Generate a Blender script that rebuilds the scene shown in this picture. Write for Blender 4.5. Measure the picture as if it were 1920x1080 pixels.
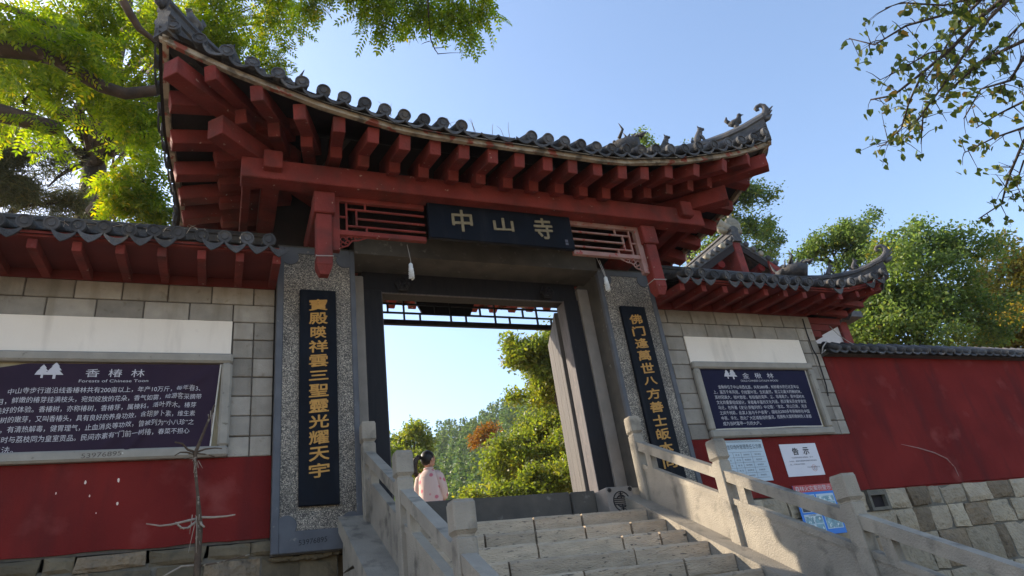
import bpy, bmesh, math, random
import numpy as np
from mathutils import Vector, Matrix, Euler, noise as mnoise
random.seed(7)
rng = np.random.default_rng(11)
for o in list(bpy.data.objects): bpy.data.objects.remove(o)
SC = bpy.context.scene
COL = SC.collection
R = math.radians

# ------------------------------------------------------------------ camera
CAM = Vector((-3.152, -7.4554, -1.1631))
def cam_axes(yaw=-0.4409, pitch=0.4655, roll=-0.15):
    cy, sy, cp, sp = math.cos(yaw), math.sin(yaw), math.cos(pitch), math.sin(pitch)
    fw = Vector((-sy*cp, cy*cp, sp)); rt = Vector((cy, sy, 0)); up = rt.cross(fw)
    c, s = math.cos(roll), math.sin(roll)
    return c*rt+s*up, -s*rt+c*up, fw
AX = cam_axes()
cam = bpy.data.cameras.new('camera'); co = bpy.data.objects.new('camera', cam); COL.objects.link(co)
cam.sensor_width = 36; cam.lens = 1276.3/1920*36; cam.clip_start = .05; cam.clip_end = 3000
m = Matrix.Identity(4)
for i in range(3):
    m[i][0] = AX[0][i]; m[i][1] = AX[1][i]; m[i][2] = -AX[2][i]; m[i][3] = CAM[i]
co.matrix_world = m
SC.camera = co
SC.render.resolution_x = 1024; SC.render.resolution_y = 576

# ------------------------------------------------------------------ sky, sun, exposure
SUN_EL, SUN_AZ = R(32), R(-45)          # azimuth from +Y towards +X: low sun behind the gate on the left
w = bpy.data.worlds.new('World'); SC.world = w; w.use_nodes = True
nt = w.node_tree; bg = nt.nodes['Background']
sky = nt.nodes.new('ShaderNodeTexSky'); sky.sky_type = 'NISHITA'; sky.sun_disc = False
sky.sun_elevation = SUN_EL; sky.sun_rotation = SUN_AZ; sky.air_density = 1.0; sky.dust_density = 1.2; sky.ozone_density = 1.2
nt.links.new(sky.outputs[0], bg.inputs[0]); bg.inputs[1].default_value = 0.145
sun = bpy.data.lights.new('sun', 'SUN'); sun.energy = 4.0; sun.angle = R(.5); sun.color = (1, .87, .68)
so = bpy.data.objects.new('sun', sun); COL.objects.link(so)
sd = Vector((math.sin(SUN_AZ)*math.cos(SUN_EL), math.cos(SUN_AZ)*math.cos(SUN_EL), math.sin(SUN_EL)))
so.rotation_euler = sd.to_track_quat('Z', 'Y').to_euler()
SC.view_settings.view_transform = 'Standard'; SC.view_settings.look = 'None'
SC.view_settings.exposure = 1.26; SC.view_settings.gamma = 1; SC.view_settings.use_curve_mapping = False

def ray(u, v):
    d = AX[2] + AX[0]*((u-960)/1276.3) + AX[1]*((540-v)/1276.3); return d.normalized()
def at(u, v, dist): return CAM + ray(u, v)*dist
def un(u, v, ax, val):
    d = ray(u, v); i = 'xyz'.index(ax); return CAM + d*((val-CAM[i])/d[i])

# ------------------------------------------------------------------ materials
MATS = {}
def mat(name, c1, c2=None, rough=.8, scale=8., c3=None, t3=.62, s3=30., bump=.15, bscale=40., var=0., spec=.3, tex='OBJECT', detail=6, w3=.05, stretch=None, c4=None, t4=.6, s4=4., st4=(1, 1, .15), w4=.15, a4=.6):
    if name in MATS: return MATS[name]
    M = bpy.data.materials.new(name); M.use_nodes = True; n = M.node_tree.nodes; l = M.node_tree.links
    p = n['Principled BSDF']; p.inputs['Roughness'].default_value = rough; p.inputs['Specular IOR Level'].default_value = spec
    geo = n.new('ShaderNodeNewGeometry'); vec = geo.outputs['Position']
    if stretch:
        mp = n.new('ShaderNodeMapping'); mp.inputs['Scale'].default_value = stretch; l.new(vec, mp.inputs[0]); vec = mp.outputs[0]
    def noise(s, d=6, off=0):
        t = n.new('ShaderNodeTexNoise'); t.inputs['Scale'].default_value = s; t.inputs['Detail'].default_value = d; l.new(vec, t.inputs['Vector']); return t.outputs['Fac']
    def mix(f, a, b):
        x = n.new('ShaderNodeMix'); x.data_type = 'RGBA'
        if hasattr(f, 'links'): l.new(f, x.inputs['Factor'])
        else: x.inputs['Factor'].default_value = f
        for s_, v in ((6, a), (7, b)):
            if hasattr(v, 'links'): l.new(v, x.inputs[s_])
            else: x.inputs[s_].default_value = (*v, 1)
        return x.outputs[2]
    def ramp(f, a, b):
        r = n.new('ShaderNodeMapRange'); l.new(f, r.inputs[0]); r.inputs[1].default_value = a; r.inputs[2].default_value = b; return r.outputs[0]
    col = mix(ramp(noise(scale, detail), .3, .7), c1, c2 or tuple(x*.75 for x in c1))
    if c4:
        m4 = n.new('ShaderNodeMapping'); m4.inputs['Scale'].default_value = st4; l.new(geo.outputs['Position'], m4.inputs[0]); t4n = n.new('ShaderNodeTexNoise'); t4n.inputs['Scale'].default_value = s4; t4n.inputs['Detail'].default_value = 7; l.new(m4.outputs[0], t4n.inputs['Vector'])
        f4 = ramp(t4n.outputs['Fac'], t4, t4+w4); k4 = n.new('ShaderNodeMath'); k4.operation = 'MULTIPLY'; l.new(f4, k4.inputs[0]); k4.inputs[1].default_value = a4; col = mix(k4.outputs[0], col, c4)
    if c3: col = mix(ramp(noise(s3, 8), t3, t3+w3), col, c3)
    if var:
        oi = n.new('ShaderNodeObjectInfo'); h = n.new('ShaderNodeHueSaturation'); l.new(col, h.inputs['Color'])
        mr = n.new('ShaderNodeMapRange'); l.new(oi.outputs['Random'], mr.inputs[0]); mr.inputs[3].default_value = 1-var; mr.inputs[4].default_value = 1+var
        l.new(mr.outputs[0], h.inputs['Value']); col = h.outputs[0]
    l.new(col, p.inputs['Base Color'])
    if bump:
        b = n.new('ShaderNodeBump'); b.inputs['Strength'].default_value = min(1, bump); b.inputs['Distance'].default_value = .02*max(1, bump)
        l.new(noise(bscale, 8), b.inputs['Height']); l.new(b.outputs[0], p.inputs['Normal'])
    MATS[name] = M; return M

red = mat('red_paint', (.235, .042, .034), (.145, .025, .021), .75, 2.6, (.36, .24, .19), .69, 15, .5, 34, spec=.2, w3=.03, c4=(.075, .03, .026), t4=.48, s4=4, st4=(1, 1, 1), w4=.22, a4=.65)
red_wall = mat('red_limewash', (.195, .022, .019), (.125, .0135, .0125), .92, 1.1, (.27, .075, .065), .60, 2.4, .5, 60, w3=.3, c4=(.085, .016, .016), t4=.50, s4=3.2, w4=.22, a4=.8, st4=(1, 1, .22), spec=.1)
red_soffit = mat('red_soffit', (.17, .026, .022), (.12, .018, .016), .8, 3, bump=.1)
pale_paint = mat('weathered_pink_paint', (.33, .22, .2), (.28, .13, .11), .8, 6, (.3, .06, .05), .6, 14, .1)
tile = mat('grey_roof_tile', (.092, .093, .10), (.05, .05, .054), .8, 9, (.22, .18, .13), .64, 16, .5, 50, var=.4, w3=.1, c4=(.14, .11, .08), t4=.55, s4=6, st4=(1, 1, 1), w4=.15, a4=.6)
tile_pale = mat('sunlit_tan_tile', (.30, .27, .21), (.2, .18, .14), .85, 12, bump=.25, var=.2)  # tan copy of the roof tile; sunlight on the hall tiles put into colour
mortar = mat('lime_mortar', (.44, .37, .28), (.20, .155, .115), .9, 5, (.25, .07, .05), .58, 7, .7, 30, c4=(.09, .075, .06), t4=.52, s4=6, st4=(1, 1, 1), w4=.1, a4=.8)
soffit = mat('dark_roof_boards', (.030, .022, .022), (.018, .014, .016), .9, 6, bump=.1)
brick = mat('concrete_block', (.335, .30, .255), (.255, .23, .20), .92, 7, (.19, .155, .115), .63, 11, .35, 70, var=.24, w3=.15, c4=(.17, .145, .11), t4=.53, s4=5, w4=.15, a4=.5)
joint = mat('brick_joint', (.12, .10, .085), (.08, .07, .06), .95, 20)
plaster = mat('cream_plaster', (.84, .75, .65), (.77, .68, .58), .9, 1.6, (.5, .42, .34), .66, 6, .25, 30, w3=.2, c4=(.5, .43, .36), t4=.56, s4=5, w4=.2, a4=.5)
frame_c = mat('cement_frame', (.33, .30, .255), (.26, .24, .21), .85, 6, (.17, .15, .12), .66, 12, .25, 50)
dark_c = mat('slate_cement', (.115, .12, .135), (.085, .088, .10), .85, 5, (.2, .19, .18), .68, 12, .2, 50)
old_c = mat('weathered_concrete', (.105, .094, .08), (.066, .06, .054), .9, 4, (.24, .225, .2), .64, 10, .3, 45, w3=.2)
jamb_c = mat('pale_jamb_cement', (.27, .24, .215), (.21, .19, .17), .9, 5, bump=.25)
rail_c = mat('balustrade_stone', (.37, .325, .262), (.25, .222, .185), .85, 2.6, (.105, .095, .08), .56, 5, .55, 70, w3=.2, c4=(.14, .13, .11), t4=.55, s4=5, w4=.2, a4=.6)
step_c = mat('step_stone', (.52, .41, .295), (.38, .305, .225), .88, 5, (.10, .085, .07), .61, 13, .9, 26, var=.16, stretch=(1, 1, 3.4), w3=.09)
dark_wood = mat('black_wood', (.009, .009, .013), (.016, .015, .018), .7, 6, (.16, .15, .15), .74, 30, .15, 40, stretch=(6, 6, .7), w3=.01)  # black door timber; also carries the rear lattice silhouette
grey_wood = mat('weathered_door_wood', (.105, .092, .082), (.065, .058, .055), .75, 3, (.07, .065, .065), .62, 6, .2, 40, stretch=(7, 7, .6), w3=.2)
lav_wood = mat('lavender_frame_wood', (.12, .105, .108), (.065, .058, .062), .7, 5, (.3, .2, .17), .66, 14, .2, 40, stretch=(6, 6, .8))  # lavender tone: sky light on the door posts' inner faces put into colour
board_m = mat('lacquer_board', (.005, .007, .013), (.004, .0045, .007), .6, 4, bump=.05, spec=.12, c4=(.02, .02, .024), t4=.56, s4=6, w4=.15, a4=.6)
gold = mat('gold_paint', (.52, .27, .055), (.42, .21, .045), .5, 20, bump=.1)
old_gold = mat('old_gold_paint', (.25, .2, .115), (.17, .135, .08), .6, 20, bump=.1)
banner_m = mat('purple_banner_cloth', (.042, .026, .042), (.032, .021, .037), .85, 2, bump=.06, spec=.06)
banner_b = mat('navy_banner_cloth', (.022, .022, .05), (.018, .018, .042), .85, 2, bump=.06, spec=.06)
white_p = mat('white_print', (.55, .53, .56), (.5, .48, .5), .8, 10, bump=0)
cloth_edge = mat('white_cloth_edge', (.62, .58, .52), (.5, .46, .4), .85, 10, bump=.1)
tan_back = mat('tan_board_back', (.40, .34, .22), (.3, .25, .16), .9, 8)
paper_w = mat('white_notice', (.66, .64, .68), (.62, .6, .64), .7, 3, bump=0)
paper_b = mat('pale_blue_notice', (.48, .56, .62), (.45, .53, .6), .7, 3, bump=0)
ink = mat('black_ink', (.02, .02, .025), None, .7, bump=0)
grey_ink = mat('grey_ink', (.12, .12, .15), None, .7, bump=0)
stamp = mat('red_stamp', (.6, .22, .16), None, .7, bump=0)
poster_blue = mat('poster_blue', (.035, .20, .62), (.03, .17, .55), .5, 3, bump=0)
poster_red = mat('poster_red', (.48, .07, .075), (.42, .06, .06), .5, 3, bump=0)
photo_m = mat('printed_photo', (.25, .42, .48), (.12, .2, .24), .5, 14, (.6, .66, .66), .56, 22, bump=0)
photo_d = mat('printed_dark_photo', (.03, .035, .045), (.07, .07, .08), .5, 14, (.3, .3, .28), .66, 22, bump=0)
orange_ink = mat('orange_ink', (.5, .15, .05), None, .6, bump=0)
bulb_m = mat('white_lamp_glass', (.72, .72, .70), (.6, .6, .58), .3, 20, bump=0)
cord_m = mat('grey_cord', (.4, .38, .36), None, .7, bump=0)
stone_a = mat('rubble_stone', (.42, .34, .24), (.3, .25, .18), .92, 5, (.12, .105, .085), .58, 9, 2.2, 20, var=.3, w3=.2)
stone_l = mat('mossy_rubble_stone', (.16, .125, .08), (.11, .09, .06), .95, 5, (.065, .06, .045), .56, 7, .7, 22, var=.25, w3=.2)
stone_b = mat('brown_rubble_stone', (.25, .185, .12), (.17, .13, .09), .93, 5, (.09, .07, .05), .58, 9, 2.2, 20, var=.25, w3=.2)
stone_c = mat('cream_rubble_stone', (.40, .325, .235), (.31, .255, .185), .92, 5, (.2, .16, .12), .62, 9, 2.2, 20, var=.2, w3=.2)
stone_j = mat('stone_mortar', (.17, .15, .12), (.11, .10, .085), .95, 10, bump=.5)
twig_m = mat('dry_twig_bark', (.11, .075, .05), (.065, .045, .034), .95, 20, (.26, .22, .17), .6, 14, .4, 60)
twig_p = mat('peeled_twig', (.36, .3, .24), (.25, .2, .16), .9, 20, bump=.2)
bark = mat('dark_bark', (.075, .058, .045), (.045, .036, .03), .95, 6, (.13, .11, .085), .6, 9, .8, 16, stretch=(3, 3, .8))
bark_b = mat('branch_bark', (.11, .075, .055), (.06, .045, .038), .95, 6, (.17, .13, .1), .6, 9, .6, 20)
ground_m = mat('plaza_paving', (.31, .235, .145), (.25, .19, .12), .9, .7, (.18, .14, .095), .6, 3, .3, 20)
earth_m = mat('courtyard_ground', (.22, .19, .14), (.16, .14, .1), .95, .5, bump=.3)
hill_m = mat('hill_undergrowth', (.035, .055, .022), (.025, .045, .02), .95, .2, bump=0)
white_wall = mat('white_gable_plaster', (.66, .64, .62), (.6, .58, .56), .9, 3, bump=.1)
skin_m = mat('skin', (.48, .27, .19), (.45, .25, .175), .55, 6, bump=0)
hair_m = mat('black_hair', (.012, .010, .010), (.02, .016, .014), .45, 40, bump=.2, stretch=(1, 1, .2))
hair_b = mat('sunlit_brown_hair', (.05, .03, .022), (.03, .02, .016), .45, 60, bump=.3, bscale=90, stretch=(1, 1, .15))
trouser_m = mat('blue_trousers', (.05, .06, .11), None, .9, bump=.1)
shoe_m = mat('white_shoes', (.6, .58, .56), None, .7, bump=.05)
cyan_door = mat('white_board', (.6, .6, .6), None, .8, bump=0)

def granite():
    M = bpy.data.materials.new('washed_pebble_dash'); M.use_nodes = True; n = M.node_tree.nodes; l = M.node_tree.links; p = n['Principled BSDF']
    g = n.new('ShaderNodeNewGeometry'); v = n.new('ShaderNodeTexVoronoi'); v.inputs['Scale'].default_value = 120; l.new(g.outputs['Position'], v.inputs['Vector'])
    cr = n.new('ShaderNodeValToRGB'); sx = n.new('ShaderNodeSeparateColor'); l.new(v.outputs['Color'], sx.inputs[0]); l.new(sx.outputs[0], cr.inputs[0])
    e = cr.color_ramp.elements; e[0].color = (.06, .056, .052, 1); e[1].color = (.62, .54, .43, 1); e[1].position = .95
    for pos, c in ((.3, (.14, .125, .11)), (.55, (.26, .23, .195)), (.8, (.38, .335, .28))):
        q = e.new(pos); q.color = (*c, 1)
    d = n.new('ShaderNodeMapRange'); l.new(v.outputs['Distance'], d.inputs[0]); d.inputs[1].default_value = .25; d.inputs[2].default_value = .75; d.inputs[3].default_value = 1; d.inputs[4].default_value = .45
    mx = n.new('ShaderNodeMix'); mx.data_type = 'RGBA'; mx.blend_type = 'MULTIPLY'; mx.inputs[0].default_value = 1; l.new(cr.outputs[0], mx.inputs[6]); l.new(d.outputs[0], mx.inputs[7])
    nz = n.new('ShaderNodeTexNoise'); nz.inputs['Scale'].default_value = 2.6; nz.inputs['Detail'].default_value = 8; l.new(g.outputs['Position'], nz.inputs['Vector'])
    m2 = n.new('ShaderNodeMapRange'); l.new(nz.outputs['Fac'], m2.inputs[0]); m2.inputs[1].default_value = .35; m2.inputs[2].default_value = .68; m2.inputs[3].default_value = .85; m2.inputs[4].default_value = 1.5
    mz = n.new('ShaderNodeMix'); mz.data_type = 'RGBA'; mz.blend_type = 'MULTIPLY'; mz.inputs[0].default_value = 1; l.new(mx.outputs[2], mz.inputs[6]); l.new(m2.outputs[0], mz.inputs[7])
    l.new(mz.outputs[2], p.inputs['Base Color']); p.inputs['Roughness'].default_value = .85
    b = n.new('ShaderNodeBump'); b.inputs['Strength'].default_value = .6; b.inputs['Distance'].default_value = .01; b.invert = True
    l.new(v.outputs['Distance'], b.inputs['Height']); l.new(b.outputs[0], p.inputs['Normal']); return M
granite_m = granite()

def leaf_mat(name, stops, trans=.45, rough=.5):
    M = bpy.data.materials.new(name); M.use_nodes = True; n = M.node_tree.nodes; l = M.node_tree.links
    p = n['Principled BSDF']; p.inputs['Roughness'].default_value = rough; p.inputs['Specular IOR Level'].default_value = .35
    g = n.new('ShaderNodeNewGeometry'); cr = n.new('ShaderNodeValToRGB'); l.new(g.outputs['Random Per Island'], cr.inputs[0])
    nz = n.new('ShaderNodeTexNoise'); nz.inputs['Scale'].default_value = .9; l.new(g.outputs['Position'], nz.inputs['Vector'])
    ad = n.new('ShaderNodeMath'); ad.operation = 'MULTIPLY_ADD'; l.new(nz.outputs['Fac'], ad.inputs[0]); ad.inputs[1].default_value = .8; ad.inputs[2].default_value = -.46
    ad2 = n.new('ShaderNodeMath'); ad2.operation = 'ADD'; ad2.use_clamp = True; l.new(ad.outputs[0], ad2.inputs[0]); l.new(g.outputs['Random Per Island'], ad2.inputs[1]); l.new(ad2.outputs[0], cr.inputs[0])
    e = cr.color_ramp.elements; e[0].position = stops[0][0]; e[0].color = (*stops[0][1], 1); e[1].position = stops[-1][0]; e[1].color = (*stops[-1][1], 1)
    for pos, c in stops[1:-1]:
        q = e.new(pos); q.color = (*c, 1)
    l.new(cr.outputs[0], p.inputs['Base Color'])
    t = n.new('ShaderNodeBsdfTranslucent'); h = n.new('ShaderNodeHueSaturation'); h.inputs['Saturation'].default_value = 1.15; h.inputs['Value'].default_value = 1.9; l.new(cr.outputs[0], h.inputs['Color']); l.new(h.outputs[0], t.inputs[0])
    ms = n.new('ShaderNodeMixShader'); ms.inputs[0].default_value = trans; l.new(p.outputs[0], ms.inputs[1]); l.new(t.outputs[0], ms.inputs[2])
    l.new(ms.outputs[0], n['Material Output'].inputs[0]); return M
L_toon = leaf_mat('bright_pinnate_leaf', [(0, (.10, .15, .022)), (.5, (.17, .23, .03)), (.85, (.26, .29, .04)), (1, (.40, .32, .045))], .55)
L_heart = leaf_mat('heart_leaf', [(0, (.05, .075, .02)), (.6, (.09, .12, .025)), (.9, (.2, .2, .035)), (1, (.27, .16, .04))], .45)
L_green = leaf_mat('broad_green_leaf', [(0, (.065, .105, .025)), (.5, (.105, .155, .034)), (.85, (.18, .21, .04)), (1, (.28, .23, .045))], .45)
L_lite = leaf_mat('light_airy_leaf', [(0, (.07, .11, .032)), (.5, (.115, .165, .045)), (.9, (.17, .21, .05)), (1, (.28, .24, .055))], .5)
L_dark = leaf_mat('deep_green_leaf', [(0, (.05, .08, .03)), (.55, (.085, .125, .04)), (.9, (.13, .165, .045)), (1, (.24, .2, .05))], .42)
L_gold = leaf_mat('autumn_gold_leaf', [(0, (.13, .14, .035)), (.5, (.24, .2, .045)), (1, (.38, .25, .05))], .5)
L_red = leaf_mat('autumn_red_leaf', [(0, (.11, .08, .02)), (.5, (.2, .085, .025)), (1, (.27, .13, .035))], .4)
L_pine = leaf_mat('pine_needles', [(0, (.06, .075, .035)), (.6, (.10, .11, .045)), (1, (.2, .17, .06))], .3)
L_hill = leaf_mat('hill_conifer', [(0, (.06, .10, .03)), (.6, (.10, .155, .04)), (1, (.16, .19, .045))], .3)
L_yel = leaf_mat('yellow_green_leaf', [(0, (.10, .135, .025)), (.6, (.16, .19, .035)), (1, (.25, .23, .04))], .5)

# ------------------------------------------------------------------ mesh helpers
W = {}
def link(name, mesh, material=None, parent=None, loc=(0, 0, 0), rot=None, label=None, cat=None, group=None, kind=None):
    o = bpy.data.objects.new(name, mesh); COL.objects.link(o)
    if mesh is not None and material is not None and not mesh.materials: mesh.materials.append(material)
    Mx = Matrix.Translation(Vector(loc))
    if rot is not None:
        e = Euler(rot) if not isinstance(rot, Matrix) else rot.to_euler(); o.rotation_euler = e; Mx = Mx @ e.to_matrix().to_4x4()
    o.location = loc
    W[o.name] = Mx
    if parent is not None:
        o.parent = parent; o.matrix_parent_inverse = W[parent.name].inverted()
    if label: o['label'] = label
    if cat: o['category'] = cat
    if group: o['group'] = group
    if kind: o['kind'] = kind
    return o
def root(name, loc, label, cat, group=None, kind=None):
    o = link(name, None, None, None, loc, None, label, cat, group, kind); o.empty_display_size = .2; return o

class MB:
    def __init__(s): s.v = []; s.f = []
    def add(s, vs, fs):
        b = len(s.v); s.v += [tuple(p) for p in vs]; s.f += [tuple(i+b for i in f) for f in fs]; return s
    def hexa(s, c):   # 8 corners: bottom 0-3 ccw, top 4-7
        return s.add(c, [(3, 2, 1, 0), (4, 5, 6, 7), (0, 1, 5, 4), (1, 2, 6, 5), (2, 3, 7, 6), (3, 0, 4, 7)])
    def box(s, x0, x1, y0, y1, z0, z1):
        return s.hexa([(x0, y0, z0), (x1, y0, z0), (x1, y1, z0), (x0, y1, z0), (x0, y0, z1), (x1, y0, z1), (x1, y1, z1), (x0, y1, z1)])
    def cbox(s, x0, x1, y0, y1, z0, z1, c=.008):
        if x0 > x1: x0, x1 = x1, x0
        X, Y, Z = (x0, x1), (y0, y1), (z0, z1); vs = []; idx = {}
        for i in (0, 1):
            for j in (0, 1):
                for k in (0, 1):
                    sx, sy, sz = (1-2*i), (1-2*j), (1-2*k)
                    for a in range(3):
                        p = [X[i]+sx*c, Y[j]+sy*c, Z[k]+sz*c]; p[a] = (X[i], Y[j], Z[k])[a]
                        idx[(i, j, k, a)] = len(vs); vs.append(p)
        f = []
        for a in range(3):
            b, d = [(1, 2), (0, 2), (0, 1)][a]
            for e in (0, 1):
                def key(bv, dv):
                    t = [0, 0, 0]; t[a] = e; t[b] = bv; t[d] = dv; return idx[(*t, a)]
                q = [key(0, 0), key(1, 0), key(1, 1), key(0, 1)]
                f.append(q if (e == 1) == (a != 1) else q[::-1])
        for a, b in ((0, 1), (0, 2), (1, 2)):     # edge chamfers
            d = 3-a-b
            for ea in (0, 1):
                for eb in (0, 1):
                    t0 = [0, 0, 0]; t0[a] = ea; t0[b] = eb; t1 = list(t0); t1[d] = 1
                    q = [idx[(*t0, a)], idx[(*t1, a)], idx[(*t1, b)], idx[(*t0, b)]]
                    n = (Vector(vs[q[1]])-Vector(vs[q[0]])).cross(Vector(vs[q[2]])-Vector(vs[q[0]]))
                    out = Vector((0, 0, 0)); out[a] = 2*ea-1; out[b] = 2*eb-1
                    f.append(q if n.dot(out) > 0 else q[::-1])
        for i in (0, 1):
            for j in (0, 1):
                for k in (0, 1):
                    q = [idx[(i, j, k, a)] for a in range(3)]
                    n = (Vector(vs[q[1]])-Vector(vs[q[0]])).cross(Vector(vs[q[2]])-Vector(vs[q[0]]))
                    f.append(q if n.dot(Vector((2*i-1, 2*j-1, 2*k-1))) > 0 else q[::-1])
        return s.add(vs, f)
    def bar(s, p0, p1, w, h, up=(0, 0, 1), c=.006, w1=None, h1=None):   # chamfered beam from p0 to p1 (axis through the centre)
        p0, p1 = Vector(p0), Vector(p1); d = p1-p0; L = d.length; d.normalize(); u = Vector(up); x = d.cross(u).normalized(); u = x.cross(d)
        t = MB(); t.cbox(-w/2, w/2, 0, L, -h/2, h/2, c)
        k1 = (w1 or w)/w, (h1 or h)/h; vs = []
        for a, b, e in t.v:
            k = b/L; vs.append(p0+x*a*(1+(k1[0]-1)*k)+d*b+u*e*(1+(k1[1]-1)*k))
        return s.add(vs, t.f)
    def tube(s, path, rad, seg=8, cap=True, flat=1.0, up=None):
        path = [Vector(p) for p in path]; n = len(path)
        if not hasattr(rad, '__len__'): rad = [rad]*n
        base = len(s.v); pr = None
        for i, p in enumerate(path):
            d = (path[min(i+1, n-1)]-path[max(i-1, 0)]).normalized()
            if pr is None: pr = (up or (Vector((0, 0, 1)) if abs(d.z) < .9 else Vector((1, 0, 0)))); pr = Vector(pr)
            x = d.cross(pr).normalized(); y = x.cross(d); pr = y
            for j in range(seg):
                a = 2*math.pi*j/seg; s.v.append(tuple(p+x*(math.cos(a)*rad[i]*flat)+y*(math.sin(a)*rad[i])))
        for i in range(n-1):
            for j in range(seg):
                a = base+i*seg+j; b = base+i*seg+(j+1) % seg; s.f.append((a, b, b+seg, a+seg))
        if cap:
            s.f.append(tuple(base+j for j in range(seg))[::-1]); s.f.append(tuple(base+(n-1)*seg+j for j in range(seg)))
        return s
    def lathe(s, prof, seg=16, M=None):   # prof [(r,h)] about local z
        base = len(s.v); M = M or Matrix.Identity(4)
        for r, h in prof:
            for j in range(seg):
                a = 2*math.pi*j/seg; s.v.append(tuple(M @ Vector((r*math.cos(a), r*math.sin(a), h))))
        for i in range(len(prof)-1):
            for j in range(seg):
                a = base+i*seg+j; b = base+i*seg+(j+1) % seg; s.f.append((a, b, b+seg, a+seg))
        s.f.append(tuple(base+j for j in range(seg))[::-1]); s.f.append(tuple(base+(len(prof)-1)*seg+j for j in range(seg)))
        return s
    def prism(s, poly, d0, d1, fn):   # 2D polygon, extruded, fn(u,v,d)->3D
        n = len(poly); return s.add([fn(u, v, d0) for u, v in poly]+[fn(u, v, d1) for u, v in poly], [tuple(range(n))[::-1], tuple(range(n, 2*n))]+[(i, (i+1) % n, n+(i+1) % n, n+i) for i in range(n)])
    def ball(s, c, r, seg=10, rings=7, M=None):
        r = Vector((r, r, r)) if not hasattr(r, '__len__') else Vector(r); b = len(s.v); c = Vector(c); M = M or Matrix.Identity(3)
        s.v.append(tuple(c+M @ Vector((0, 0, r.z))))
        for i in range(1, rings):
            t = math.pi*i/rings
            for j in range(seg):
                a = 2*math.pi*j/seg; s.v.append(tuple(c+M @ Vector((r.x*math.sin(t)*math.cos(a), r.y*math.sin(t)*math.sin(a), r.z*math.cos(t)))))
        s.v.append(tuple(c+M @ Vector((0, 0, -r.z)))); e = len(s.v)-1
        for j in range(seg):
            s.f.append((b, b+1+j, b+1+(j+1) % seg)); s.f.append((e, e-seg+(j+1) % seg, e-seg+j))
        for i in range(rings-2):
            for j in range(seg):
                a = b+1+i*seg+j; q = b+1+i*seg+(j+1) % seg; s.f.append((a, a+seg, q+seg, q))
        return s
    def mesh(s, name, smooth=False):
        me = bpy.data.meshes.new(name); me.from_pydata(s.v, [], s.f)
        if smooth: me.polygons.foreach_set('use_smooth', [True]*len(me.polygons))
        me.update(); return me
    def build(s, name, material, parent=None, smooth=False, **k): return link(name, s.mesh(name, smooth), material, parent, **k)

def cmesh(cache, name, key, fn, smooth=False):
    k = (name, key)
    if k not in cache: cache[k] = fn().mesh(name, smooth)
    return cache[k]
MC = {}
def piece(name, x0, x1, y0, y1, z0, z1, material, parent, c=.008):   # chamfered block sharing mesh data by size
    if x0 > x1: x0, x1 = x1, x0
    k = (round(x1-x0, 3), round(y1-y0, 3), round(z1-z0, 3), c, material.name)
    me = cmesh(MC, name, k, lambda: MB().cbox(-k[0]/2, k[0]/2, -k[1]/2, k[1]/2, -k[2]/2, k[2]/2, c))
    return link(name, me, material, parent, ((x0+x1)/2, (y0+y1)/2, (z0+z1)/2))

# ------------------------------------------------------------------ lettering (built-in font, turned into meshes while the scene is small)
def glyphs(lines):
    out = {}; tmp = []
    for s in lines:
        cu = bpy.data.curves.new('t', 'FONT'); cu.body = s; cu.resolution_u = 3; cu.size = 1
        o = bpy.data.objects.new('t', cu); COL.objects.link(o); tmp.append((s, o, cu))
    dg = bpy.context.evaluated_depsgraph_get()
    for s, o, cu in tmp:
        me = bpy.data.meshes.new_from_object(o.evaluated_get(dg), depsgraph=dg)
        v = [tuple(p.co)[:2] for p in me.vertices]; f = [tuple(p.vertices) for p in me.polygons]; out[s] = (v, f); bpy.data.meshes.remove(me)
    for s, o, cu in tmp: bpy.data.objects.remove(o); bpy.data.curves.remove(cu)
    return out
COUP_L = '寶殿暎祥雲三聖靈光耀天宇'; COUP_R = '佛门逢萬世八方善士皈本向'
BL = ['中山寺步行道沿线香椿林共有200亩以上，年产10万斤，每年春3、', '月，鲜嫩的椿芽挂满枝头，宛如绽放的花朵，香气如雾，给游客采摘带', '美好的体验。香椿树，亦称椿树，香椿芽，属楝科，落叶乔木。椿芽', '椿树的嫩芽，又叫香椿头，具有良好的养身功效，含胡萝卜素，维生素', '等，有清热解毒，健胃理气，止血消炎等功效，曾被列为“小八珍”之', '当时与荔枝同为皇室贡品。民间亦素有“门前一树椿，春菜不担心', '说法。']
BR = ['金楸林位于中山寺西北部，共有5800棵，树龄最长的已达百年以', '上，虽历千年风雨，仍枝繁叶茂，生机盎然，是江北最大的楸树林。', '其树冠高大，枝叶致密，有较强的滞声、尘、吸毒能力，是中国树木', '文化的重要组成部分，承载着丰富的文化内涵，西汉著名历史学家司', '马迁，在所著《史记·货殖列传》中记载：“淮北、常山已南，河济', '之间千树萩，此其人皆与千户侯等”，描绘出2000多年前楸树在中国', '中原、华北、西北广大区域栽培的盛况，而拥有大面积楸树的人家都', '成为当时富甲一方的大户。']
NB = ['民间信仰场所管理责任公示牌', '名 称', '姓 名', '身份职务', '联系电话']
ND = ['为加强寺院安全管理，现予', '以公告，请各位游客自觉遵守相关规定', '章，不得在寺内吸烟。', '中山寺管理委员会', '年月日']
GL = glyphs(list(set(COUP_L+COUP_R+'中山寺香椿林金楸告示'))+BL+BR+NB+ND+['Forests of Chinese Toon', 'GOLD CHINESE CATALPA WOOD', '森林火灾案例警示', '火灾典型案例', '53976895', '1'])
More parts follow.
